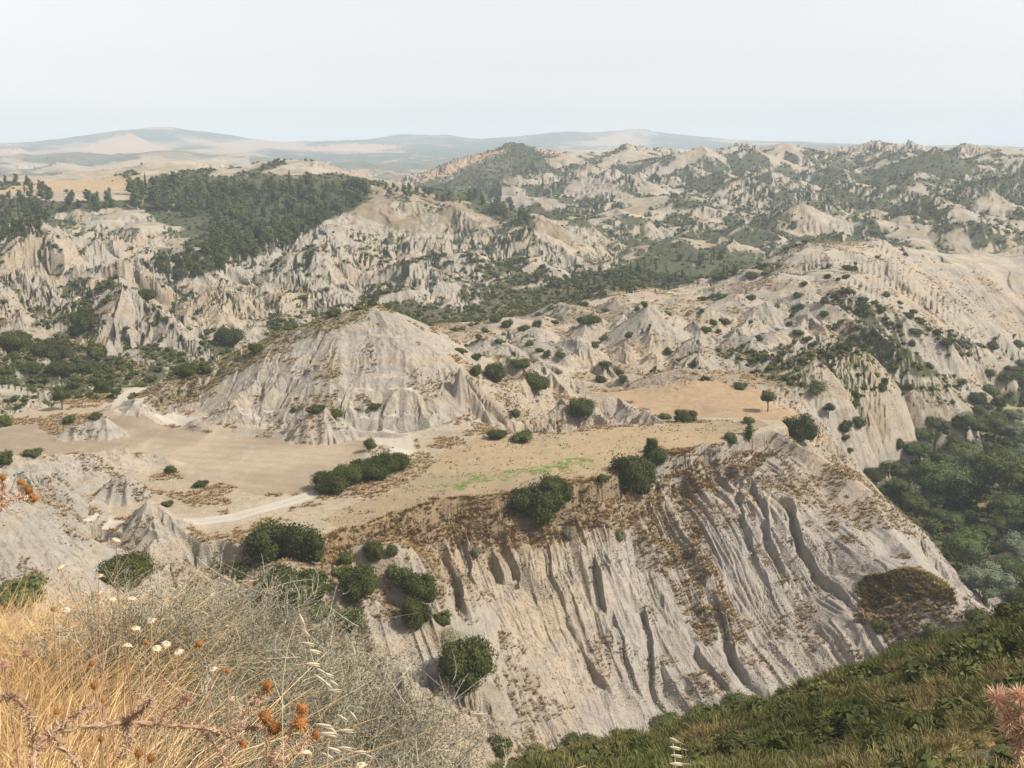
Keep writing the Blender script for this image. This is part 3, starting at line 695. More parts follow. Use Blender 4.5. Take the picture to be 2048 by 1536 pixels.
        if nm == 'grass':
            e, t = seg_dist(x, y, P(900, 972, z=ZP)[:2], P(1170, 925, z=ZP)[:2])
            g2 = smoothstep(.0, .35, fbm(x / 1.2, y / 1.2, 351, 3) + .75 - e / 2.6) 
            cc = mixc(cc, (0.15, 0.19, 0.055), g2 * smoothstep(-.6, .1, fbm(x / .8, y / .8, 353, 2)))
            g3 = smoothstep(.15, .5, fbm(x / 1.6, y / 1.6, 352, 3) + .12 - e / 60)
            cc = mixc(cc, (0.27, 0.26, 0.13), g3 * .5)
        c = np.where(m[..., None], cc, c); cls = np.where(m, k, cls).astype(np.uint8)
    for pts, hw in ROADS:
        d = np.full(x.shape, 1e9, f32)
        for a, b in zip(pts[:-1], pts[1:]):
            d = np.minimum(d, seg_dist(x, y, a, b)[0])
        d = d + .25 * n3
        c = mixc(c, (0.47,0.40,.31), (1 - smoothstep(hw, hw + 3.5, d)) * .7 * (cls != 1) * (sl_ < .5))
        m = (d < hw) & (sl_ < .45)
        rc = np.array((0.45,0.415,.355), f32) * (1 + .06 * n3 - .10 * np.exp(-((np.abs(d) - .1) / .25) ** 2))[..., None]
        c = np.where(m[..., None], rc, c); cls = np.where(m, 6, cls).astype(np.uint8)
    cls = np.where((cls == 0) & (r > 1700), 7, cls).astype(np.uint8)
    return np.clip(c * np.where(cls == 6, .92, .86)[..., None], 0.01, .85), cls, vm, tus
COL, CLS, VM, TUS = par(cover, 32, X, Y, Z, SLOPE, GUL, PD, VEG, HUM, GX, GY)

# keep roads and fields smooth
# ------------------------------------------------------------------ materials
def new_mat(name):
    m = bpy.data.materials.new(name); m.use_nodes = True
    nt = m.node_tree; b = nt.nodes["Principled BSDF"]; b.inputs["Roughness"].default_value = .95
    b.inputs["Specular IOR Level"].default_value = .15
    return m, nt, b

def ground_mat(name, s1=3.0, s2=14.0, amp=.22, bump=.35, bdist=.12):
    m, nt, b = new_mat(name)
    N = nt.nodes.new; Lk = nt.links.new
    at = N("ShaderNodeAttribute"); at.attribute_name = "cover"
    tc = N("ShaderNodeTexCoord")
    n1 = N("ShaderNodeTexNoise"); n1.inputs["Scale"].default_value = s1; n1.inputs["Detail"].default_value = 8; n1.inputs["Roughness"].default_value = .7
    n2 = N("ShaderNodeTexNoise"); n2.inputs["Scale"].default_value = s2; n2.inputs["Detail"].default_value = 4
    for n in (n1, n2): Lk(tc.outputs["Object"], n.inputs["Vector"])
    mr = N("ShaderNodeMapRange"); mr.inputs["From Min"].default_value = .3; mr.inputs["From Max"].default_value = .7
    mr.inputs["To Min"].default_value = 1 - amp; mr.inputs["To Max"].default_value = 1 + amp
    Lk(n1.outputs[0], mr.inputs[0])
    mx = N("ShaderNodeVectorMath"); mx.operation = 'SCALE'
    Lk(at.outputs["Color"], mx.inputs[0]); Lk(mr.outputs[0], mx.inputs["Scale"])
    Lk(mx.outputs[0], b.inputs["Base Color"])
    ad = N("ShaderNodeMath"); ad.operation = 'ADD'; Lk(n1.outputs[0], ad.inputs[0]); Lk(n2.outputs[0], ad.inputs[1])
    bp = N("ShaderNodeBump"); bp.inputs["Strength"].default_value = bump; bp.inputs["Distance"].default_value = bdist
    Lk(ad.outputs[0], bp.inputs["Height"]); Lk(bp.outputs[0], b.inputs["Normal"])
    return m

MAT_GROUND = [ground_mat("clay_ground", 1.1, 5, .2, .8, .3), ground_mat("tilled_soil", 2, 9, .12, .5, .15), ground_mat("dry_grass_ground", 1.5, 9, .2, .5, .12), ground_mat("stubble_ground", .8, 5, .15, .4, .2),
              ground_mat("valley_soil", .6, 3, .15, .3, .2), ground_mat("upland_soil", .3, 2, .12, .3, .3), ground_mat("road_dust", 2, 9, .08, .3, .08), ground_mat("hill_soil", .05, .3, .12, .3, 2)]
NAMES = ["ground", "tilled_field", "dry_grass_field", "stubble_field", "valley_field", "upland_field", "dirt_road", "far_hills"]

def link(o):
    scene.collection.objects.link(o); return o

def np_mesh(name, verts, faces, nside, mat, smooth=True, colors=None, matidx=None):
    me = bpy.data.meshes.new(name)
    nv = len(verts); nf = len(faces)
    me.vertices.add(nv); me.vertices.foreach_set("co", np.ascontiguousarray(verts, f32).ravel())
    me.loops.add(nf * nside); me.loops.foreach_set("vertex_index", np.ascontiguousarray(faces, np.int32).ravel())
    me.polygons.add(nf); me.polygons.foreach_set("loop_start", np.arange(0, nf * nside, nside, dtype=np.int32))
    me.update(calc_edges=True)
    me.polygons.foreach_set("use_smooth", np.full(nf, smooth))
    if matidx is not None:
        me.polygons.foreach_set("material_index", matidx.astype(np.int32))
    for m in (mat if isinstance(mat, (list, tuple)) else [mat]):
        me.materials.append(m)
    if colors is not None:
        a = me.attributes.new("cover", 'FLOAT_COLOR', 'POINT')
        cc = np.ones((nv, 4), f32); cc[:, :3] = colors
        a.data.foreach_set("color", cc.ravel())
    me.update()
    return me

verts = np.stack([X, Y, Z], -1).reshape(-1, 3)
cols3 = COL.reshape(-1, 3)
ii = np.arange(NR - 1)[:, None] * NA + np.arange(NA - 1)[None, :]
quads = np.stack([ii, ii + NA, ii + NA + 1, ii + 1], -1).reshape(-1, 4)
qcls = CLS[:-1, :-1].reshape(-1)
# wind so normals point up (r grows, then azimuth clockwise)
remap = np.full(NR * NA, -1, np.int64)
for k, nm in enumerate(NAMES):
    q = quads[qcls == k]
    if not len(q): continue
    used = np.unique(q)
    remap[used] = np.arange(len(used))
    me = np_mesh(nm, verts[used], remap[q][:, ::-1], 4, MAT_GROUND[k], True, cols3[used])
    o = link(bpy.data.objects.new(nm, me)); o["kind"] = "structure"
del quads, remap

# ------------------------------------------------------------------ lookups on the finished relief
def gz(x, y):
    """ground height at world x, y (arrays)"""
    x = np.asarray(x, float); y = np.asarray(y, float)
    r = np.hypot(x, y); th = np.arctan2(x, y)
    i = np.clip(np.interp(r, rr, np.arange(NR)), 0, NR - 1.001); j = np.clip(np.interp(th, az, np.arange(NA)), 0, NA - 1.001)
    i0 = i.astype(int); j0 = j.astype(int); fi = i - i0; fj = j - j0
    return (Z[i0, j0] * (1 - fj) + Z[i0, j0 + 1] * fj) * (1 - fi) + (Z[i0 + 1, j0] * (1 - fj) + Z[i0 + 1, j0 + 1] * fj) * fi
def gs(A_, x, y):
    r = np.hypot(x, y); th = np.arctan2(x, y)
    i = np.interp(r, rr, np.arange(NR)).astype(int); j = np.interp(th, az, np.arange(NA)).astype(int)
    return A_[i, j]
def hit(px, py, rmin=20):
    """ground point seen at a photograph pixel"""
    dx, dy, dz = raydir(px, py)
    h = math.hypot(dx, dy); th = math.atan2(dx, dy)
    j = int(round(float(np.interp(th, az, np.arange(NA)))))
    t = dz / h
    col = Z[:, j] / rr
    k = np.nonzero((col >= t) & (rr > rmin))[0]
    i = int(k[0]) if len(k) else NR - 2
    r = float(rr[i])
    return (r * math.sin(th), r * math.cos(th), float(Z[i, j]))
# which grid points the camera can see
ANG = Z / R2
VIS = ANG >= np.maximum.accumulate(np.where(R2 > 20, ANG, -9), axis=0) - .004
# ------------------------------------------------------------------ plants: materials and meshes
def leaf_mat(name, col, col2, rough=.7, trans=0.0):
    m, nt, b = new_mat(name)
    N = nt.nodes.new; Lk = nt.links.new
    at = N("ShaderNodeAttribute"); at.attribute_name = "cover"
    sp = N("ShaderNodeSeparateColor"); Lk(at.outputs["Color"], sp.inputs[0])
    oi = N("ShaderNodeObjectInfo")
    mx = N("ShaderNodeMix"); mx.data_type = 'RGBA'
    mx.inputs[6].default_value = (*col, 1); mx.inputs[7].default_value = (*col2, 1)
    Lk(sp.outputs[0], mx.inputs[0])
    mr = N("ShaderNodeMapRange"); mr.inputs["To Min"].default_value = .8; mr.inputs["To Max"].default_value = 1.25
    Lk(oi.outputs["Random"], mr.inputs[0])
    vm_ = N("ShaderNodeVectorMath"); vm_.operation = 'SCALE'; Lk(mx.outputs[2], vm_.inputs[0]); Lk(mr.outputs[0], vm_.inputs["Scale"])
    Lk(vm_.outputs[0], b.inputs["Base Color"])
    b.inputs["Roughness"].default_value = rough
    if trans > 0:
        tr = N("ShaderNodeBsdfTranslucent"); Lk(vm_.outputs[0], tr.inputs[0])
        ms = N("ShaderNodeMixShader"); ms.inputs[0].default_value = trans
        out = [n for n in nt.nodes if n.type == 'OUTPUT_MATERIAL'][0]
        Lk(b.outputs[0], ms.inputs[1]); Lk(tr.outputs[0], ms.inputs[2]); Lk(ms.outputs[0], out.inputs[0])
    return m
M_SHRUB = leaf_mat("shrub_leaves", (0.028, 0.038, 0.007), (0.095, 0.105, 0.020))
M_OLIVE = leaf_mat("olive_leaves", (0.085, 0.105, 0.065), (0.16, 0.175, 0.115))
M_LIGHT = leaf_mat("light_leaves", (0.045, 0.056, 0.014), (0.125, 0.135, 0.04))
M_PINE = leaf_mat("pine_needles", (0.030, 0.048, 0.012), (0.11, 0.135, 0.035))
M_OAK = leaf_mat("oak_leaves", (0.042, 0.062, 0.017), (0.125, 0.16, 0.048))
M_SAGE = leaf_mat("sage_leaves", (0.16, 0.145, 0.09), (0.26, 0.235, 0.15))
M_STRAW = leaf_mat("straw", (0.20, 0.125, 0.055), (0.38, 0.27, 0.135))
M_BRUSH = leaf_mat("broom_brush", (0.090, 0.104, 0.028), (0.25, 0.195, 0.085))
M_BARK = leaf_mat("bark", (0.10, 0.075, 0.05), (0.16, 0.13, 0.09))
RNG = np.random.default_rng(7)

def leafquads(c, nrm, size, rng, aspect=1.6, randomize=.7):
    """quads centred at c (n,3), facing about nrm; returns verts (4n,3), faces (n,4)"""
    n = len(c)
    d = nrm + randomize * rng.normal(size=(n, 3)); d /= np.linalg.norm(d, axis=1)[:, None] + 1e-9
    t = rng.normal(size=(n, 3)); t -= (t * d).sum(1)[:, None] * d; t /= np.linalg.norm(t, axis=1)[:, None] + 1e-9
    b = np.cross(d, t)
    s = (size * rng.uniform(.6, 1.3, n))[:, None]
    v = np.stack([c - t * s * .5, c + b * s * .5 / aspect, c + t * s * .5, c - b * s * .5 / aspect], 1).reshape(-1, 3)
    f = np.arange(4 * n).reshape(-1, 4)
    return v, f

def ico(sub):
    t = (1 + 5 ** .5) / 2
    v = [(-1, t, 0), (1, t, 0), (-1, -t, 0), (1, -t, 0), (0, -1, t), (0, 1, t), (0, -1, -t), (0, 1, -t), (t, 0, -1), (t, 0, 1), (-t, 0, -1), (-t, 0, 1)]
    f = [(0, 11, 5), (0, 5, 1), (0, 1, 7), (0, 7, 10), (0, 10, 11), (1, 5, 9), (5, 11, 4), (11, 10, 2), (10, 7, 6), (7, 1, 8), (3, 9, 4), (3, 4, 2), (3, 2, 6), (3, 6, 8), (3, 8, 9), (4, 9, 5), (2, 4, 11), (6, 2, 10), (8, 6, 7), (9, 8, 1)]
    v = [np.array(p) / np.linalg.norm(p) for p in v]
    for _ in range(sub):
        cache = {}; nf = []
        def mid(a, b):
            k = (min(a, b), max(a, b))
            if k not in cache:
                m = v[a] + v[b]; v.append(m / np.linalg.norm(m)); cache[k] = len(v) - 1
            return cache[k]
        for a, b, c in f:
            x, y, z = mid(a, b), mid(b, c), mid(c, a)
            nf += [(a, x, z), (b, y, x), (c, z, y), (x, y, z)]
        f = nf
    return np.array(v), np.array(f)
ICO1 = ico(1); ICO2 = ico(2)

def foliage(lobes, nleaf, size, rng, core=.80, flat=0.0, aspect=1.6, shell=(.78, 1.14), floor=None, sub=ICO1):
    """lobes: (cx,cy,cz,rx,ry,rz). leaves over the union's shell plus a closed core per lobe. returns verts, faces(quads), colour"""
    L = np.array(lobes, float)
    area = (L[:, 3] * L[:, 5]); cnt = np.maximum(4, (nleaf * area / area.sum())).astype(int)
    C = []; Nn = []; Tn = []
    for k, n in enumerate(cnt):
        u = rng.normal(size=(n, 3)); u /= np.linalg.norm(u, axis=1)[:, None]
        u[:, 2] = np.where(u[:, 2] < -.45, -u[:, 2], u[:, 2])
        w = (rng.uniform(shell[0], shell[1], n) + .22 * rng.uniform(0, 1, n) ** 6)[:, None] * (1 + .10 * np.sin(u[:, :1] * 9 + k) * np.cos(u[:, 2:3] * 8 + 2 * k))
        p = L[k, :3] + u * L[k, 3:] * w
        ins = np.zeros(n, bool)
        for j in range(len(L)):
            if j != k:
                ins |= (((p - L[j, :3]) / L[j, 3:]) ** 2).sum(1) < .72
        C.append(p[~ins]); Nn.append(u[~ins]); Tn.append(np.full((~ins).sum(), rng.uniform(.1, .6)))
    C = np.concatenate(C); Nn = np.concatenate(Nn); Tn = np.concatenate(Tn)
    v, f = leafquads(C, Nn, size, rng, aspect)
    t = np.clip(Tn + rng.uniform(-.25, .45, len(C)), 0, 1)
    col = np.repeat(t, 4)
    if core:
        iv, jf = sub
        for k in range(len(L)):
            w = core * (1 + .12 * np.sin(iv[:, 0] * 7 + k) * np.cos(iv[:, 1] * 6 + iv[:, 2] * 5))
            q = L[k, :3] + iv * L[k, 3:] * w[:, None]
            f = np.concatenate([f, np.column_stack([jf, jf[:, 2]]) + len(v)])   # triangle kept as quad with repeated corner, fixed below
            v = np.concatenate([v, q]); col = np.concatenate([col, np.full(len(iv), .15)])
    if floor is not None:
        v[:, 2] = np.maximum(v[:, 2], floor)
    return v, f, col

def mesh_mixed(name, v, f, col, mat, smooth=False, matidx=None):
    """faces (n,4); rows whose last two corners agree are triangles"""
    tri = f[:, 2] == f[:, 3]
    cnt = np.where(tri, 3, 4)
    flat = f.ravel(); keep = np.ones(len(flat), bool); keep[3::4] = ~tri
    loops = flat[keep]
    me = bpy.data.meshes.new(name)
    me.vertices.add(len(v)); me.vertices.foreach_set("co", np.ascontiguousarray(v, f32).ravel())
    me.loops.add(len(loops)); me.loops.foreach_set("vertex_index", loops.astype(np.int32))
    me.polygons.add(len(f)); me.polygons.foreach_set("loop_start", np.concatenate([[0], np.cumsum(cnt)[:-1]]).astype(np.int32))
    me.update(calc_edges=True)
    me.polygons.foreach_set("use_smooth", np.full(len(f), smooth))
    for m in (mat if isinstance(mat, (list, tuple)) else [mat]): me.materials.append(m)
    if matidx is not None: me.polygons.foreach_set("material_index", matidx.astype(np.int32))
    a = me.attributes.new("cover", 'FLOAT_COLOR', 'POINT')
    cc = np.ones((len(v), 4), f32); cc[:, 0] = cc[:, 1] = cc[:, 2] = col
    a.data.foreach_set("color", cc.ravel())
    me.update()
    return me

def tube(pts, rad, n=6):
    """tapered tube through pts; verts, quads"""
    pts = np.array(pts, float); rad = np.broadcast_to(np.array(rad, float), (len(pts),)) if np.ndim(rad) else np.full(len(pts), rad)
    T = np.gradient(pts, axis=0); T /= np.linalg.norm(T, axis=1)[:, None] + 1e-12
    ref = np.array([0, 0, 1.0]) if abs(T[0, 2]) < .9 else np.array([1.0, 0, 0])
    A_ = np.cross(T, ref); A_ /= np.linalg.norm(A_, axis=1)[:, None] + 1e-12
    B_ = np.cross(T, A_)
    a = np.arange(n) * 2 * math.pi / n
    v = pts[:, None, :] + rad[:, None, None] * (np.cos(a)[None, :, None] * A_[:, None, :] + np.sin(a)[None, :, None] * B_[:, None, :])
    v = v.reshape(-1, 3)
    f = []
    for i in range(len(pts) - 1):
        for k in range(n):
            f.append((i * n + k, i * n + (k + 1) % n, (i + 1) * n + (k + 1) % n, (i + 1) * n + k))
    return v, np.array(f)

def merge(parts):
    V_ = []; F_ = []; C_ = []; o = 0
    for v, f, c in parts:
        V_.append(v); F_.append(f + o); C_.append(np.broadcast_to(c, (len(v),)) if np.ndim(c) == 0 else c); o += len(v)
    return np.concatenate(V_), np.concatenate(F_), np.concatenate(C_)

def shrub_lobes(rng, n, spread=.55, low=.3):
    out = [(0, 0, .34, .58, .58, .52)]
    for k in range(n):
        a = rng.uniform(0, 6.28); d = spread * rng.uniform(.55, 1)
        s = rng.uniform(.20, .42)
        out.append((math.cos(a) * d, math.sin(a) * d, rng.uniform(low * .5, .62), s, s, s * rng.uniform(.8, 1.1)))
    return out

def set_ground(me_v, *_):
    return me_v

SHRUB_NEAR = []; SHRUB_MID = []; SHRUB_FAR = []
def shrub_mesh(nm, nl, nleaf, size, seed, mat, spread=.55):
    rng = np.random.default_rng(seed)
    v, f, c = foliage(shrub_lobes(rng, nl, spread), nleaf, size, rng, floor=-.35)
    return mesh_mixed(nm, v, f, c, mat)
for k in range(5): SHRUB_NEAR.append(shrub_mesh("shrub", 14, 6500, .066, 100 + k, M_SHRUB))
for k in range(4): SHRUB_MID.append(shrub_mesh("shrub", 9, 1100, .13, 120 + k, M_SHRUB))
LIGHT_MID = [shrub_mesh("shrub", 6, 900, .12, 130 + k, M_LIGHT) for k in range(3)]
SAGE_MID = [shrub_mesh("shrub", 5, 1300, .09, 140 + k, M_SAGE) for k in range(3)]
SHRUB_FAR = [shrub_mesh("shrub", 3, 130, .26, 150 + k, M_SHRUB) for k in range(4)]

def tree_parts(nm, seed, kind):
    """trunk with limbs, and crown, of unit height"""
    rng = np.random.default_rng(seed)
    if kind == 'oak':
        th, tr = .34, .035
        lob = [(0, 0, .66, .36, .36, .27)] + [(math.cos(a) * rng.uniform(.2, .34), math.sin(a) * rng.uniform(.2, .34), rng.uniform(.45, .84), .17, .17, .14) for a in rng.uniform(0, 6.28, 12)]
        nleaf, size, mat = 4200, .034, M_LIGHT if seed % 2 else M_OAK
    elif kind == 'olive':
        th, tr = .26, .05
        lob = [(0, 0, .58, .42, .42, .30)] + [(math.cos(a) * rng.uniform(.25, .42), math.sin(a) * rng.uniform(.25, .42), rng.uniform(.4, .8), .19, .19, .16) for a in rng.uniform(0, 6.28, 12)]
        nleaf, size, mat = 4200, .034, M_OLIVE
    elif kind == 'pine':
        th, tr = .35, .022
        lob = [(0, 0, .55 + .0 * k, .20, .20, .30) for k in range(1)] + [(math.cos(a) * .11, math.sin(a) * .11, h, s, s, s * 1.2) for a, h, s in zip(rng.uniform(0, 6.28, 7), np.linspace(.3, .92, 7), np.linspace(.17, .09, 7))]
        nleaf, size, mat = 420, .075, M_PINE
    elif kind == 'small':
        th, tr = .45, .03
        lob = [(0, 0, .66, .32, .32, .27)] + [(math.cos(a) * .22, math.sin(a) * .22, rng.uniform(.5, .84), .15, .15, .14) for a in rng.uniform(0, 6.28, 8)]
        nleaf, size, mat = 1500, .055, M_SHRUB
    else:
        th, tr = .12, .02
        lob = [(0, 0, h, s, s, .17) for h, s in zip(np.linspace(.16, .88, 7), (.085, .105, .11, .10, .085, .065, .04))]
        nleaf, size, mat = 330, .06, M_PINE
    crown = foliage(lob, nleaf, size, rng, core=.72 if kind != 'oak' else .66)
    segs = [tube([(0, 0, -.12), (rng.normal() * .01, 0, th * .5), (rng.normal() * .02, rng.normal() * .02, th), (0, 0, th * 1.5)], [tr * 1.3, tr, tr * .8, tr * .5], 7)]
    for a in rng.uniform(0, 6.28, 5):
        segs.append(tube([(0, 0, th * .8), (math.cos(a) * .08, math.sin(a) * .08, th * 1.15), (math.cos(a) * .2, math.sin(a) * .2, th * 1.5)], [tr * .55, tr * .4, tr * .2], 5))
    trunk = merge([(v, f, .5) for v, f in segs])
    return mesh_mixed(nm + "_trunk", *trunk, M_BARK, True), mesh_mixed(nm + "_crown", *crown, mat)

def onemesh(tc, nm):
    """trunk and crown of one far tree in a single mesh"""
    t, c = tc
    def rd(me):
        v = np.empty(len(me.vertices) * 3, f32); me.vertices.foreach_get("co", v)
        l = np.empty(len(me.loops), np.int32); me.loops.foreach_get("vertex_index", l)
        st = np.empty(len(me.polygons), np.int32); me.polygons.foreach_get("loop_start", st)
        n = np.diff(np.append(st, len(l)))
        f = np.stack([l[st], l[st + 1], l[st + 2], np.where(n == 4, l[np.minimum(st + 3, len(l) - 1)], l[st + 2])], 1)
        cc = np.empty(len(me.vertices) * 4, f32); me.attributes["cover"].data.foreach_get("color", cc)
        return v.reshape(-1, 3), f, cc[::4]
    a = rd(t); b = rd(c)
    v, f, col = merge([a, b])
    return mesh_mixed(nm, v, f, col, [t.materials[0], c.materials[0]], False, np.concatenate([np.zeros(len(a[1])), np.ones(len(b[1]))]))

OAKS = [tree_parts("oak", 200 + k, 'oak') for k in range(4)]
OLIVES = [tree_parts("olive", 210 + k, 'olive') for k in range(3)]
PINES = [tree_parts("pine", 220 + k, 'pine') for k in range(5)]
CYPS = [tree_parts("cypress", 230 + k, 'cypress') for k in range(3)]
SMALLT = [tree_parts("small_tree", 240 + k, 'small') for k in range(3)]
PINE1 = [onemesh(p, "pine_tree") for p in PINES]; CYP1 = [onemesh(p, "cypress_tree") for p in CYPS]

def tagit(o, label, cat, group=None):
    o["label"] = label; o["category"] = cat
    if group: o["group"] = group
    return o
def put(name, me, loc, scale, rot, label, cat, group=None):
    o = link(bpy.data.objects.new(name, me)); o.location = loc; o.rotation_euler = (0, 0, rot)
    o.scale = scale if hasattr(scale, '__len__') else (scale,) * 3
    return tagit(o, label, cat, group)
def put_tree(name, parts, loc, scale, rot, label, cat, group=None):
    e = link(bpy.data.objects.new(name, None)); e.location = loc; e.rotation_euler = (0, 0, rot)
    e.scale = scale if hasattr(scale, '__len__') else (scale,) * 3
    e.empty_display_size = .1
    for nm, me in (("trunk", parts[0]), ("crown", parts[1])):
        c = link(bpy.data.objects.new(nm, me)); c.parent = e
    return tagit(e, label, cat, group)

PLACED = []
def shrub_at(cx, cy, w, h, label, group=None, kind='dark', seed=None):
    """a shrub whose outline in the photograph is w x h pixels about (cx, cy)"""
    x, y, z = hit(cx, cy + h * .27)
    r = math.hypot(x, y); m = math.sqrt(r * r + z * z) / FPX
    rad = w * m * .57; hh = h * m * 1.08
    k = int(abs(cx * 7 + cy * 3)) if seed is None else seed
    if kind == 'dark': src = SHRUB_NEAR if w > 44 else SHRUB_MID
    elif kind == 'light': src = LIGHT_MID
    else: src = SAGE_MID
    me = src[k % len(src)]
    sz = min(max((hh - .40 * rad) / 1.0, rad * .62), rad * 1.25)
    # move slightly away so the shrub straddles the spot
    q = rad * .25 / r
    x2, y2 = x * (1 + q), y * (1 + q)
    z2 = float(gz(x2, y2))
    PLACED.append((x2, y2, rad))
    q1 = .84 + .36 * ((k * 37) % 10) / 10
    return put("shrub", me, (x2, y2, min(z2, z + .5) + .0), (rad * q1, rad * (2 - q1) * .97, sz), (k * 1.7) % 6.28, label, "shrub", group)
# ------------------------------------------------------------------ shrubs and trees one can point at
G = "round dark green shrubs on the near slopes"
for a in [
    (548, 1092, 130, 96, "broad dark green shrub clump below the pale track, left half of the pair"),
    (612, 1098, 110, 92, "broad dark green shrub clump touching the foot of the sandy field corner"),
    (585, 1192, 150, 108, "dull dark shrub just downhill of the broad double clump"),
    (255, 1152, 130, 74, "green shrub peeping over the dry twigs beside the pale clay dome"),
    (470, 1150, 80, 44, "low green shrub between the clay dome and the dull dark shrub"),
    (665, 970, 92, 58, "rounded green shrub at the lower end of the track bend"),
    (735, 945, 95, 60, "green shrub in the middle of the hedge beside the track bend"),
    (795, 930, 72, 46, "green shrub at the upper end of the hedge beside the track"),
    (700, 957, 72, 54, "green shrub filling the lower half of the hedge beside the track bend"),
    (766, 936, 72, 56, "green shrub filling the upper half of the hedge beside the track bend"),
    (722, 1172, 90, 80, "round dark shrub in the stony gully left of the cliff, topmost large one"),
    (840, 1190, 86, 70, "round dark shrub in the gully right of the reddish mound"),
    (833, 1236, 72, 72, "round dark shrub directly under another in the gully"),
    (748, 1115, 50, 46, "small bright green shrub near the top of the gully path"),
    (935, 1352, 132, 122, "large dark shrub on the lower gully edge against the clay face"),
    (1075, 1022, 120, 86, "wide dark shrub hanging over the cliff rim, lower lobe"),
    (1112, 995, 80, 90, "tall dark shrub on the cliff rim beside the wide hanging one"),
    (1268, 962, 104, 100, "large round dark shrub on the cliff rim above a shaded hollow"),
    (1308, 938, 56, 60, "dark shrub tucked behind the large round one on the cliff rim"),
    (1594, 868, 78, 64, "large round dark shrub at the right tip of the cliff top"),
    (1165, 828, 64, 44, "dark shrub leaning over a grey bank behind the mesa field"),
    (990, 750, 56, 46, "round green shrub right of the grey pinnacle"),
    (1068, 782, 70, 46, "broad green shrub in the hollow right of the pinnacle"),
    (1370, 836, 50, 36, "dark round shrub on the border between the two fields"),
]:
    shrub_at(*a)
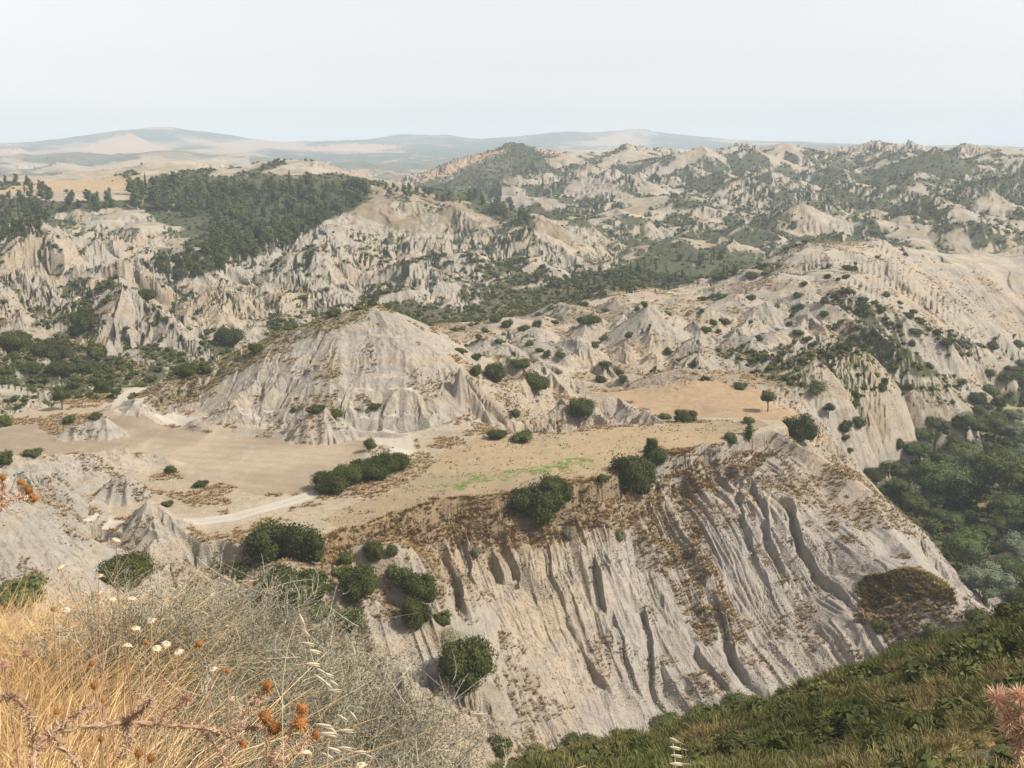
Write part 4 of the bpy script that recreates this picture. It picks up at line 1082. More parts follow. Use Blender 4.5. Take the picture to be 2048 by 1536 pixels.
for a in [
    (797, 1165, 60, 48, "pale green loose shrub between two round dark shrubs in the gully", None, 'light'),
    (690, 1122, 40, 34, "small olive shrub beside the stony path", None, 'light'),
    (680, 1150, 40, 24, "flat olive shrub lower on the stony path", None, 'light'),
    (785, 1105, 30, 36, "small dark shrub next to the bright green one in the gully", None, 'dark'),
    (884, 1243, 42, 38, "small grey green shrub right of the round gully shrub", None, 'light'),
    (900, 1290, 90, 40, "greyish sage shrub above the large lower gully shrub", None, 'sage'),
    (700, 1250, 70, 60, "soft grey green shrub behind the twiggy plants at the gully foot", None, 'light'),
    (640, 1235, 70, 50, "dim green shrub at the gully bottom above the grey twigs", None, 'light'),
    (1141, 1070, 36, 54, "pale grey sage tuft under the wide rim shrub", None, 'sage'),
    (1240, 1075, 34, 50, "pale grey sage tuft beneath the round rim shrub", None, 'sage'),
    (952, 1110, 30, 30, "buff dry shrub on the brown clay left of the flutes", None, 'sage'),
    (1300, 900, 30, 22, "light green sprigs on the field rim above the round rim shrub", None, 'light'),
    (1205, 966, 24, 22, "tiny dark shrub on the rim between the two big rim shrubs", None, 'dark'),
    (1458, 890, 34, 32, "spiky green shrub on the rim near a small conical one", None, 'light'),
    (1031, 830, 24, 28, "small dark shrub on the bank left of the grey gully bank", None, 'dark'),
    (995, 872, 46, 26, "dark shrub at the back edge of the mesa field", None, 'dark'),
    (1045, 880, 58, 14, "low green shrub right of the one at the field's back edge", None, 'light'),
    (1040, 737, 50, 24, "green shrub on the knoll above the hollow right of the pinnacle", None, 'dark'),
    (950, 745, 30, 28, "small green shrub squeezed behind the pinnacle", None, 'dark'),
    (1330, 835, 34, 14, "flat green shrub left of the border shrub", None, 'light'),
    (1498, 842, 30, 18, "olive shrub on the far lip of the mesa field", None, 'light'),
    (1245, 768, 26, 22, "grey green shrub at the left corner of the stubble field", None, 'light'),
    (745, 607, 30, 20, "dark shrub crowning the central hill summit", None, 'dark'),
    (715, 618, 24, 12, "low dark shrub just left of the summit shrub", None, 'dark'),
    (668, 630, 40, 14, "flat dark shrub on the upper left crest of the central hill", None, 'dark'),
    (775, 615, 22, 14, "small dark shrub just right of the summit shrub", None, 'dark'),
    (580, 655, 40, 12, "long low shrub midway up the central hill's left crest", None, 'light'),
    (512, 701, 34, 26, "round dark shrub on the left shoulder of the central hill", None, 'dark'),
    (412, 745, 26, 22, "small dark shrub low on the central hill's left crest", None, 'dark'),
    (370, 748, 52, 32, "dark shrub at the left toe of the central hill", None, 'dark'),
    (205, 776, 42, 36, "dark shrub at the edge of the tan knoll by the track", None, 'dark'),
    (138, 843, 28, 22, "dark shrub on the left end of the little grey ridge in the field", None, 'dark'),
    (192, 833, 28, 18, "dark shrub on the right end of the little grey ridge in the field", None, 'dark'),
    (632, 820, 40, 24, "green shrub capping the left of the clay butte", None, 'dark'),
    (672, 822, 40, 24, "green shrub capping the right of the clay butte", None, 'dark'),
    (588, 822, 15, 12, "tiny shrub on the thin clay pillar", None, 'dark'),
    (750, 818, 30, 18, "dark shrub on the bank at the foot of the central hill", None, 'dark'),
    (8, 846, 36, 30, "dark shrub cut by the picture edge beside the far left field", None, 'dark'),
    (12, 922, 38, 42, "dark shrub on the nearer clay bank at the picture edge", None, 'dark'),
    (68, 912, 40, 20, "pointed green shrub on the brown crest of the near left bank", None, 'light'),
    (340, 942, 28, 22, "dark shrub under the crumbly brown crest", None, 'dark'),
    (402, 970, 34, 20, "green shrub on the flat beside the tiny white cone", None, 'dark'),
    (335, 1010, 28, 16, "dry olive tuft on top of the pale clay dome", None, 'light'),
    (740, 892, 36, 26, "olive shrub between the track and the ploughed field", None, 'light'),
    (1480, 774, 34, 18, "grey green shrub on the far rim of the stubble field, leftmost", None, 'light'),
    (1635, 782, 58, 26, "broad green shrub behind the stubble field", None, 'light'),
    (1768, 766, 22, 22, "small round shrub over a twin on the bank right of the stubble field", None, 'dark'),
    (1764, 783, 22, 22, "small round shrub under its twin on the bank right of the stubble field", None, 'dark'),
    (1690, 862, 36, 30, "dark shrub on the bank just right of the cliff tip", None, 'dark'),
    (1716, 850, 34, 26, "dark shrub uphill of another right of the cliff tip", None, 'dark'),
    (1798, 896, 30, 24, "dark shrub lower on the stony slope above the wooded valley", None, 'dark'),
    (1858, 848, 24, 18, "dark shrub high on the stony slope above the wooded valley", None, 'dark'),
    (1910, 850, 30, 34, "upright dark shrub at the valley rim", None, 'dark'),
    (1800, 936, 34, 22, "low dark shrub near the foot of the stony slope", None, 'dark'),
    (1830, 935, 30, 18, "low green shrub near the foot of the stony slope", None, 'dark'),
    (35, 1212, 130, 70, "olive green shrub behind the straw at the picture edge", None, 'light'),
]:
    shrub_at(a[0], a[1], a[2], a[3], a[4], None, a[6])

ZONES = [("dark round shrub on the white clay cones of the middle slope", "shrubs on the middle clay cones"),
         ("dark shrub on the long pale shoulder below the bare ridge", "shrubs on the long pale shoulder")]
for a in [(1700, 537, 34, 18), (1697, 583, 30, 18), (1647, 609, 22, 18), (1716, 626, 18, 16), (1734, 631, 16, 16), (1649, 633, 22, 14), (1584, 634, 14, 12), (1577, 650, 16, 12), (1596, 669, 28, 14),
          (1608, 569, 16, 12), (1596, 595, 26, 10), (1502, 597, 30, 10), (1504, 554, 34, 14), (1440, 557, 40, 12), (1533, 545, 24, 10), (1755, 515, 12, 8), (1810, 510, 12, 8), (1830, 670, 32, 12), (1875, 667, 20, 14)]:
    shrub_at(*a, ZONES[1][0], ZONES[1][1])
for a in [(1984, 696, 26, 20), (1958, 689, 28, 16), (2039, 692, 24, 18), (1895, 689, 36, 16), (1823, 692, 16, 14), (1449, 643, 28, 20), (1413, 660, 24, 16), (1428, 651, 22, 16), (1517, 679, 22, 18), (1615, 682, 24, 14),
          (1014, 651, 30, 22), (1048, 653, 30, 18), (1074, 648, 24, 20), (992, 641, 36, 12), (1077, 629, 18, 10), (1101, 622, 24, 8), (1000, 687, 28, 14), (1058, 689, 20, 14), (923, 704, 30, 12),
          (952, 716, 28, 20), (1079, 702, 20, 12), (1094, 713, 20, 18), (1120, 716, 30, 16), (1171, 610, 18, 12), (1210, 622, 22, 10), (1175, 644, 46, 26), (1110, 646, 20, 12), (1258, 672, 22, 16),
          (1190, 692, 20, 18), (1207, 680, 26, 10), (1337, 706, 22, 20), (1289, 612, 18, 18), (1275, 619, 14, 12), (1210, 728, 30, 16), (1202, 760, 28, 18)]:
    shrub_at(*a, ZONES[0][0], ZONES[0][1])
# big green masses on the left slopes
for a in [(30, 690, 70, 50), (110, 705, 80, 50), (190, 705, 44, 50), (455, 680, 70, 50), (290, 590, 60, 34), (170, 650, 60, 46), (60, 745, 60, 22), (120, 745, 70, 22), (180, 740, 60, 20), (150, 770, 40, 24)]:
    shrub_at(*a, "big leafy shrub at the foot of the left badlands beside the grey cone", "big shrubs at the foot of the left badlands")

def tree_at(name, parts, px, py, hpx, label, cat, group=None, wide=1.0):
    x, y, z = hit(px, py); r = math.hypot(x, y); s = hpx * math.sqrt(r * r + z * z) / FPX
    PLACED.append((x, y, s * .3))
    return put_tree(name, parts, (x, y, z), (s * wide, s * wide, s), (px * .7) % 6.28, label, cat, group)
tree_at("small_tree", SMALLT[0], 1535, 824, 42, "lone tree standing in the middle of the stubble field", "tree")
tree_at("small_tree", SMALLT[1], 1657, 836, 30, "scruffy small tree at the right end of the stubble field", "tree")
tree_at("small_tree", SMALLT[2], 125, 820, 40, "lone round tree on the grassy edge of the far left field", "tree", None, 1.2)
tree_at("small_tree", SMALLT[1], 234, 797, 20, "little umbrella shaped tree beside the track bend", "tree", None, 1.7)
tree_at("small_tree", SMALLT[0], 1303, 925, 46, "thin sapling rising behind the round rim shrub", "tree", None, .7)
tree_at("small_tree", CYPS[0], 1497, 888, 34, "small conical evergreen on the cliff rim", "tree", None, 2.6)

# wooded valley floor on the right
tree_at("oak_tree", OAKS[1], 2008, 1022, 112, "tall spreading oak beside the small tan clearing", "tree", None, 1.0)
tree_at("oak_tree", OAKS[0], 1895, 1015, 84, "broad dark oak left of the tan clearing", "tree", None, 1.5)
rng = np.random.default_rng(11)
spots = []
tries = 0
while len(spots) < 165 and tries < 14000:
    tries += 1
    px = rng.uniform(1730, 2230); py = rng.uniform(745, 1290)
    x, y, z = hit(px, py)
    if z > -73 or math.hypot(x, y) < 160: continue
    rad = rng.uniform(2.0, 4.2)
    if inside(np.array([x]), np.array([y]), POLY['clearing'])[0] or inside(np.array([x]), np.array([y]), POLY['valley'])[0]: continue
    if any((x - a) ** 2 + (y - b) ** 2 < ((rad + c) * .74) ** 2 for a, b, c in spots): continue
    spots.append((x, y, rad))
for k, (x, y, rad) in enumerate(spots):
    z = float(gz(x, y)) - .2; r = math.hypot(x, y)
    u = rng.uniform()
    near = r < 215
    if (u < .3 and near) or u < .14:
        put_tree("olive_tree", OLIVES[k % 3], (x, y, z), (rad * 2.3, rad * 2.3, rad * 1.9), u * 60, "silvery grey green olive tree in the wooded valley right of the cliff", "tree", "olive trees in the right valley")
    elif u < .62:
        put_tree("oak_tree", OAKS[k % 4], (x, y, z), (rad * 2.3, rad * 2.3, rad * 2.1), u * 60, "leafy mid green tree in the wooded valley right of the cliff", "tree", "leafy trees in the right valley")
    else:
        put("shrub", (LIGHT_MID + SHRUB_NEAR)[k % 8], (x, y, z), (rad, rad, rad * 1.0), u * 60, "bushy thicket shrub on the floor of the right valley", "shrub", "thicket shrubs in the right valley")

# ------------------------------------------------------------------ pines and cypresses on the wooded hill
FOREST = [(0, 352), (60, 350), (100, 380), (100, 410), (180, 392), (290, 398), (250, 366), (330, 360), (460, 364), (560, 364), (680, 356), (745, 368), (735, 395), (640, 440), (560, 490), (470, 520), (400, 545), (330, 560), (320, 520), (400, 490), (420, 450), (360, 420), (300, 405), (110, 420), (90, 460), (40, 480), (0, 470)]
FOREST2 = [(930, 385), (1010, 400), (1080, 435), (1060, 450), (960, 420)]
FOREST3 = [(1040, 560), (1230, 520), (1440, 500), (1480, 545), (1300, 580), (1080, 600)]
FOREST4 = [(750, 366), (860, 375), (930, 400), (850, 398), (770, 385)]
def in_px(px, py, q):
    return bool(inside(np.array([float(px)]), np.array([float(py)]), q)[0])
def forest(q, n, hpx, sep, label, group, cyp=.15):
    xs = [a for a, b in q]; ys = [b for a, b in q]; got = []; t = 0
    while len(got) < n and t < n * 60:
        t += 1
        px = rng.uniform(min(xs), max(xs)); py = rng.uniform(min(ys), max(ys))
        if not in_px(px, py, q): continue
        if any(abs(px - a) < sep and abs(py - b) < sep * .55 for a, b in got): continue
        x, y, z = hit(px, py + hpx * .45)
        if math.hypot(x, y) > 900: continue
        got.append((px, py)); r = math.hypot(x, y)
        s = hpx * rng.uniform(.55, 1.25) * r / FPX * (.75 if px < 120 else 1)
        k = len(got)
        if rng.uniform() < cyp:
            put("cypress_tree", CYP1[k % 3], (x, y, z - .3), (s * .9, s * .9, s * 1.05), k, "narrow dark cypress " + label, "tree", "cypresses " + group)
        else:
            w = s * rng.uniform(1.0, 1.7)
            put("pine_tree", PINE1[k % 5], (x, y, z - .3), (w, w, s), k, "ragged pine " + label, "tree", "pines " + group)
forest(FOREST, 290, 29, 9, "in the wood covering the left hill", "in the wood on the left hill", .2)
forest(FOREST2, 22, 22, 9, "in the small grove on the saddle right of the wooded hill", "in the saddle grove", .1)
forest(FOREST4, 22, 16, 8, "along the crest right of the wooded hill", "along the crest", .1)
forest(FOREST3, 60, 20, 12, "in the river woods beyond the pale shoulder", "in the river woods", .45)

# ------------------------------------------------------------------ scattered macchia on the middle and far slopes
def cand(r0, r1, n, mask, rng):
    s_ = rows(r0, r1)
    m = mask[s_] & VIS[s_]; m[:, :len(left)] = False; m[:, len(left) + len(cols):] = False
    w = (RES[s_][:, None] * R2[s_]) * m            # cell area
    w = w.ravel(); c = np.cumsum(w); c /= c[-1]
    i = np.searchsorted(c, rng.uniform(size=n))
    a, b = np.unravel_index(i, m.shape); a = a + s_.start
    return a, b
VMASK = VM > .35
CL0 = (CLS == 0)
def scatter(r0, r1, n, mask, rad, rng, srcs, name, label, mats, hz=.9, cpatch=0):
    """one object holding many small clumps"""
    a, b = cand(r0, r1, n, mask, rng)
    order = rng.integers(0, len(srcs), n)
    Vs = []; Fs = []; Cs = []; off = 0
    for k, (v, f, c) in enumerate(srcs):
        m = order == k; q = int(m.sum())
        if not q: continue
        A_ = a[m]; B_ = b[m]
        s = rng.uniform(rad[0], rad[1], q) * rng.uniform(.6, 1, q)
        ang = rng.uniform(0, 6.28, q); ca, sa = np.cos(ang), np.sin(ang)
        jx = X[A_, B_]; jy = Y[A_, B_]; jz = Z[A_, B_]
        vx = v[:, 0][None] * ca[:, None] - v[:, 1][None] * sa[:, None]; vy = v[:, 0][None] * sa[:, None] + v[:, 1][None] * ca[:, None]
        pos = np.stack([vx * s[:, None] + jx[:, None], vy * s[:, None] + jy[:, None], v[:, 2][None] * s[:, None] * hz + jz[:, None]], -1)
        Vs.append(pos.reshape(-1, 3)); nv = len(v)
        Fs.append((f[None] + (np.arange(q) * nv)[:, None, None]).reshape(-1, 4) + off); off += q * nv
        co = rng.uniform(-.15, .25, q) + (cpatch * fbm(jx / 3.5, jy / 3.5, 611, 3) if cpatch else 0)
        Cs.append((np.clip(c[None] + co[:, None], 0, 1)).ravel())
    me = mesh_mixed(name, np.concatenate(Vs), np.concatenate(Fs), np.concatenate(Cs), mats)
    o = link(bpy.data.objects.new(name, me)); o["kind"] = "stuff"; o["label"] = label
    return o
def lowshrub(seed, n, size):
    r_ = np.random.default_rng(seed)
    return foliage(shrub_lobes(r_, 2), n, size, r_, core=.85, sub=ico(0), floor=-.35)
LOW = [lowshrub(300 + k, 26, .5) for k in range(5)]
MIDL = [lowshrub(310 + k, 60, .36) for k in range(5)]
r5 = np.random.default_rng(5)
# largest: individuals
a, b = cand(230, 520, 30, VMASK & CL0, r5)
for k in range(30):
    s = r5.uniform(1.1, 2.6)
    r = float(R2[a[k], b[k]])
    put("shrub", SHRUB_FAR[k % 4], (float(X[a[k], b[k]]), float(Y[a[k], b[k]]), float(Z[a[k], b[k]])), (s, s, s * .85), k, "dark evergreen shrub dotted over the broken clay slopes below the wooded hill", "shrub", "shrubs dotted over the broken clay slopes")
scatter(210, 520, 9000, VMASK & CL0, (.5, 2.0), r5, MIDL, "undergrowth", "low evergreen scrub filling the gullies of the middle slopes", M_SHRUB)
scatter(500, 800, 4200, VMASK & (CLS != 5), (.8, 2.0), r5, LOW, "scrub_vegetation", "evergreen scrub patches on the wooded hill slopes", M_PINE)
scatter(700, 1700, 9000, VMASK, (.9, 2.7), r5, LOW, "hillside_vegetation", "evergreen scrub patches on the far badland range", M_PINE)

# dry tussocks and clods on the clay
def tuft(seed, n, hgt=1.0, spread=.5):
    r_ = np.random.default_rng(seed); V_ = []; F_ = []
    for k in range(n):
        a = r_.uniform(0, 6.28); l = r_.uniform(.5, 1) ; t = r_.uniform(.1, 1) * spread
        dx, dy = math.cos(a), math.sin(a); w = .13
        bx, by = dx * .15, dy * .15
        o = len(V_) * 1
        V_ += [(bx - dy * w, by + dx * w, -.1), (bx + dy * w, by - dx * w, -.1), (bx + dx * t + dy * w * .3, by + dy * t - dx * w * .3, l * hgt), (bx + dx * t - dy * w * .3, by + dy * t + dx * w * .3, l * hgt)]
        F_.append((o, o + 1, o + 2, o + 3))
    return np.array(V_, float), np.array(F_), np.repeat(r_.uniform(0, 1, n), 4)
TUFTS = [tuft(400 + k, 12, .9, 1.0) for k in range(5)]
TMASK = ((TUS > .25) | (fbm(X / 4, Y / 4, 407, 2) > .35)) & ((CLS == 0)) & (VEG < .9) & (SLOPE < 1.6)
scatter(62, 130, 3600, TMASK, (.25, .55), r5, TUFTS, "dry_grass", "dry tussocks on the near clay spurs and gully", M_STRAW, .7)
scatter(130, 245, 22000, TMASK, (.25, .7), r5, TUFTS, "dry_grass", "dry tussocks over the cliff, the central hill and the banks", M_STRAW, .65)
scatter(245, 480, 16000, TMASK, (.5, 1.1), r5, TUFTS, "dry_grass", "dry tussocks over the middle clay slopes", M_STRAW, .6)
# the brown band running down the middle of the cliff
FWD = np.maximum(Y * CP - Z * SP, .1); QX = 1024 + FPX * X / FWD; QY = 768 - FPX * (Y * SP + Z * CP) / FWD
BAND = (R2 > 140) & (R2 < 200) & (inside(QX, QY, BROWN[4][3]) | inside(QX, QY, BROWN[5][3])) & (fbm(X / 2.5, Y / 2.5, 409, 3) > -.15)
scatter(140, 200, 3600, BAND, (.3, .75), r5, TUFTS, "dry_grass", "brown tussocks in the band running down the cliff", M_STRAW, .75)
HILLG = (R2 > 200) & (R2 < 260) & inside(QX, QY, BROWN[2][3])
scatter(200, 260, 1500, HILLG, (.3, .8), r5, TUFTS, "dry_grass", "olive grass along the left crest of the central hill", M_BRUSH, .75)
del FWD, QX, QY
def clod(seed):
    r_ = np.random.default_rng(seed); iv, jf = ico(0)
    return iv * r_.uniform(.6, 1.1, (12, 1)) * np.array([1, 1, .7]), np.column_stack([jf, jf[:, 2]]), np.full(12, .5)
M_CLOD = leaf_mat("clay_clods", (0.22, 0.185, 0.14), (0.42, 0.36, 0.28))
RM = (CLS == 0) & (fbm(X / 6, Y / 6, 421, 3) > .05) & (PD > .5) & (VEG < .9)
scatter(90, 260, 26000, RM, (.08, .26), r5, [clod(430 + k) for k in range(5)], "rubble", "clods and broken clay strewn over the slopes", M_CLOD, .8, .6)
scatter(250, 460, 14000, (CLS == 0) & (fbm(X / 9, Y / 9, 422, 3) > .0), (.2, .5), r5, [clod(430 + k) for k in range(5)], "rubble", "broken clay blocks over the middle slopes", M_CLOD, .8, .6)
r6 = np.random.default_rng(61)
RIGHTB = (R2 > 215) & (R2 < 400) & (TH > .27) & (Z > -79) & CL0 & (fbm(X / 10, Y / 10, 431, 3) > -.1)
a, b = cand(215, 400, 42, RIGHTB, r6)
for k in range(42):
    s = r6.uniform(.8, 2.3)
    put("shrub", SHRUB_MID[k % 4], (float(X[a[k], b[k]]), float(Y[a[k], b[k]]), float(Z[a[k], b[k]])), (s, s * .9, s * .8), k, "low dark shrub on the broken stony slope above the right valley", "shrub", "shrubs on the stony slope above the right valley")
# rim fringe
RIM = (PD > -1.5) & (PD < 5) & (X > -26) & (X < 50) & (Y < 190) & (Y > 110) & (CLS == 0)
scatter(120, 200, 3500, RIM, (.35, .8), r5, TUFTS, "dry_grass", "brown grass fringe along the cliff rim", M_STRAW, .8)
CAP = (np.hypot(X - P(1800, 1150, r=160)[0], Y - P(1800, 1150, r=160)[1]) < 6.6 + 2.6 * fbm(X / 3, Y / 3, 415, 3))
scatter(140, 180, 1500, CAP, (.3, .8), r5, TUFTS, "dry_grass", "brown grass on the low spur at the cliff foot", M_STRAW, .8)
M_CAP = leaf_mat("olive_grass", (0.13, 0.12, 0.035), (0.27, 0.22, 0.09))
scatter(140, 180, 2600, CAP & (R2 > 160), (.3, .8), r5, TUFTS, "dry_grass", "olive grass on the flat top of the low spur at the cliff foot", M_CAP, .6)
# weeds on the mesa field
WEED = (CLS == 2) & (fbm(X / 1.5, Y / 1.5, 352, 2) > .1)
scatter(140, 205, 1300, WEED, (.1, .28), r5, TUFTS, "weeds", "sparse green weeds over the mesa field", M_LIGHT, .9)

# ------------------------------------------------------------------ brush on the near right-hand spur
def broom(seed, n):
    r_ = np.random.default_rng(seed); V_ = []; F_ = []; C_ = []
    for k in range(n):
        a = r_.uniform(0, 6.28); e = r_.uniform(.08, 1.45); L_ = r_.uniform(.62, .95) * (.78 + .22 * math.sin(3 * a + seed) * math.cos(2 * e))
        d = np.array([math.cos(a) * math.cos(e), math.sin(a) * math.cos(e), math.sin(e)])
        p0 = d * L_ * r_.uniform(.35, .75); p1 = d * L_ + r_.normal(size=3) * .07; p1[2] = max(p1[2], .02)
        w = np.cross(d, r_.normal(size=3)); w = w / np.linalg.norm(w) * .011
        o = len(V_); V_ += [p0 - w, p0 + w, p1 + w * .4, p1 - w * .4]
        F_.append((o, o + 1, o + 2, o + 3)); c = r_.uniform(-.2, .4); C_ += [c, c, c + .25, c + .25]
    iv, jf = ICO1
    o = len(V_); V_ += list(iv * np.array([.46, .46, .42])); F_ += [(q[0] + o, q[1] + o, q[2] + o, q[2] + o) for q in jf]; C_ += [.0] * len(iv)
    return np.array(V_, float), np.array(F_), np.array(C_)
BROOM = [broom(500 + k, 380) for k in range(5)]
SPUR = (VEG > .55) & (R2 > 26) & (R2 < 105) & (X > -2) & (Z > -52) & (fbm(X / 4, Y / 4, 511, 2) > -.45)
BARE = np.hypot(X - 20.5, Y - 40) < 3.4
SPUR &= ~BARE
scatter(26, 105, 2600, SPUR, (.5, 1.0), r5, BROOM, "brush_vegetation", "low rust and green undergrowth between the broom bushes of the near right slope", M_BRUSH, .8, 1.1)
scatter(26, 105, 1500, SPUR, (1.0, 2.1), r5, BROOM, "brush_vegetation", "feathery green and rust broom brush covering the near right slope", M_BRUSH, .85, 1.4)
scatter(26, 105, 480, SPUR & (fbm(X / 5, Y / 5, 513, 3) > .05), (.6, 1.5), r5, MIDL, "green_brush_vegetation", "greener leafy clumps among the brush on the near right slope", M_LIGHT, .9, .5)
for a in [(1290, 1500, 90, 50), (1570, 1400, 70, 36), (1200, 1500, 50, 30), (1060, 1510, 90, 50), (1480, 1500, 110, 60), (1770, 1500, 90, 60), (1760, 1260, 36, 40), (1330, 1450, 60, 30), (1000, 1500, 60, 40), (1650, 1460, 80, 50), (1860, 1400, 70, 40)]:
    shrub_at(*a, "dark leafy bush among the feathery brush of the near right slope", "dark bushes among the brush of the right slope", 'light')
for a in [(1160, 1478, 70, 36), (1250, 1462, 60, 34), (1400, 1420, 60, 34), (1480, 1402, 70, 36), (1620, 1362, 60, 34), (1700, 1330, 70, 40), (1800, 1296, 60, 40), (1880, 1270, 70, 44), (1960, 1240, 70, 50), (2030, 1212, 80, 54)]:
    a = (a[0], a[1] + 16, a[2], a[3])
    shrub_at(*a, "rounded shrub on the skyline edge of the near right slope", "rounded shrubs along the edge of the right slope", 'light' if a[0] % 3 else 'dark')
# ------------------------------------------------------------------ plants on the knoll at the camera's feet
def flat_mat(name, col, col2, trans=.25):
    return leaf_mat(name, col, col2, .8, trans)
M_GRASS = flat_mat("dry_grass_blades", (0.27, 0.15, 0.06), (0.68, 0.49, 0.26), .2)
M_TWIG = flat_mat("grey_twigs", (0.18, 0.16, 0.115), (0.48, 0.44, 0.35), .1)
M_TWIGLEAF = flat_mat("grey_leaves", (0.13, 0.135, 0.085), (0.40, 0.37, 0.28), .2)
M_STEM = flat_mat("thistle_stem", (0.24, 0.13, 0.08), (0.50, 0.36, 0.25), 0)
M_BURR = flat_mat("thistle_burr", (0.26, 0.10, 0.03), (0.62, 0.36, 0.15), .2)
M_PINK = flat_mat("pink_burr", (0.42, 0.21, 0.13), (0.80, 0.62, 0.46), .25)
M_PAPER = flat_mat("papery_head", (0.50, 0.29, 0.13), (0.84, 0.74, 0.56), .25)
M_OAT = flat_mat("oat_husk", (0.55, 0.45, 0.29), (0.82, 0.75, 0.60), .35)

def ribbons(pts, w, rng, taper=True):
    """pts (n,k,3), w (n,) -> quads along each polyline, side direction random"""
    n, k, _ = pts.shape
    t = pts[:, -1] - pts[:, 0]
    s = np.cross(t, rng.normal(size=(n, 3))); s /= np.linalg.norm(s, axis=1)[:, None] + 1e-9
    ww = w[:, None, None] * (np.linspace(1, .35, k) if taper else np.ones(k))[None, :, None] * .5
    a = pts - s[:, None] * ww; b = pts + s[:, None] * ww
    v = np.stack([a, b], 2).reshape(-1, 3)
    base = (np.arange(n) * 2 * k)[:, None] + (np.arange(k - 1) * 2)[None, :]
    f = np.stack([base, base + 1, base + 3, base + 2], -1).reshape(-1, 4)
    return v, f

def at_px(px, r):
    """ground point in the vertical plane through pixel column px, r metres out"""
    th = math.atan2((px - 1024) / FPX, CP * .92)
    x, y = r * math.sin(th), r * math.cos(th)
    return np.array([x, y, float(gz(x, y))])

rg = np.random.default_rng(21)
def grass_mass(n, pxr, rr_, hgt, lean, name, label, wid=.0028, cb=0.0):
    th = np.arctan2((rg.uniform(pxr[0], pxr[1], n) - 1024) / FPX, CP * .92)
    r = np.sqrt(rg.uniform(rr_[0] ** 2, rr_[1] ** 2, n))
    x = r * np.sin(th); y = r * np.cos(th)
    keep = fbm(x * 1.5, y * 1.5, 701, 2) > -.42
    x, y, th, r = x[keep], y[keep], th[keep], r[keep]; n = len(x)
    z = gz(x, y)
    a = rg.uniform(0, 6.28, n) + .8 * np.sin(x * 3); L_ = hgt * rg.uniform(.45, 1.1, n); ln = lean * rg.uniform(.3, 1.5, n)
    k = 5; t = np.linspace(0, 1, k)[None, :]
    px_ = x[:, None] + np.cos(a)[:, None] * ln[:, None] * L_[:, None] * t ** 1.5
    py_ = y[:, None] + np.sin(a)[:, None] * ln[:, None] * L_[:, None] * t ** 1.5
    pz_ = z[:, None] + L_[:, None] * (t - .35 * np.minimum(ln, 1.2)[:, None] * t ** 2.2) - .02
    kink = rg.normal(size=(n, k, 3)) * .020 * (np.arange(k) > 0)[None, :, None]
    v, f = ribbons(np.stack([px_, py_, pz_], -1) + kink, np.full(n, wid) * rg.uniform(.6, 1.3, n), rg)
    tone = np.clip(.5 * rg.uniform(0, 1, n) + .35 * vnoise(x * 2, y * 2, 703) + .25 + cb, 0, 1)
    me = mesh_mixed(name, v, f, np.repeat(tone, 2 * k), M_GRASS)
    o = link(bpy.data.objects.new(name, me)); o["kind"] = "stuff"; o["label"] = label
grass_mass(36000, (-160, 235), (1.6, 9.6), .62, 1.25, "dry_grass", "tangled golden dry grass on the knoll in the lower left")
grass_mass(2600, (-160, 230), (2.2, 8.9), .55, 1.5, "dry_grass", "pale broken straws lying across the golden grass", .0042, .45)
grass_mass(16000, (150, 600), (1.5, 2.9), .32, 1.0, "dry_grass", "shorter dry straw in front of the grey twiggy plants", .0026)

def twig_shrub(seed, n_st=46, tw=34):
    r_ = np.random.default_rng(seed)
    P_ = []; W_ = []; T_ = []; LP = []
    for i in range(n_st):
        a = r_.uniform(0, 6.28); e = r_.uniform(.35, 1.5); L_ = r_.uniform(.7, 1.1)
        d = np.array([math.cos(a) * math.cos(e), math.sin(a) * math.cos(e), math.sin(e)])
        k = 6; t = np.linspace(0, 1, k)[:, None]
        st = d * L_ * t + np.array([0, 0, .22]) * L_ * t ** 2 + np.cumsum(r_.normal(size=(k, 3)) * .022, 0) * (t > 0)
        P_.append(st); W_.append(.011); T_.append(r_.uniform(.1, .5))
        for j in range(tw):
            u = r_.uniform(.25, 1) * (k - 1); i0 = int(min(u, k - 2)); p = st[i0] + (st[i0 + 1] - st[i0]) * (u - i0)
            dd = d + r_.normal(size=3) * .65; dd[2] = abs(dd[2]) * .8 + .15; dd /= np.linalg.norm(dd)
            l = r_.uniform(.10, .30)
            tt = np.linspace(0, 1, k)[:, None]
            q = p + dd * l * tt + r_.normal(size=3) * .05 * tt ** 2
            P_.append(q); W_.append(.0052); T_.append(r_.uniform(.2, 1))
            m = r_.integers(7, 15)
            uu = r_.uniform(.2, 1, m)[:, None]
            LP.append(p + dd * l * uu + r_.normal(size=(m, 3)) * .012)
    v, f = ribbons(np.array(P_), np.array(W_), r_)
    tw_me = mesh_mixed("twigs", v, f, np.repeat(np.array(T_), 12), M_TWIG)
    lp = np.concatenate(LP)
    v, f = leafquads(lp, r_.normal(size=lp.shape), .020, r_, 2.6)
    lf = mesh_mixed("leaves", v, f, np.repeat(np.clip(r_.uniform(-.1, 1, len(lp)) ** 2, 0, 1), 4), M_TWIGLEAF)
    return tw_me, lf
TW = [twig_shrub(800 + k) for k in range(4)]
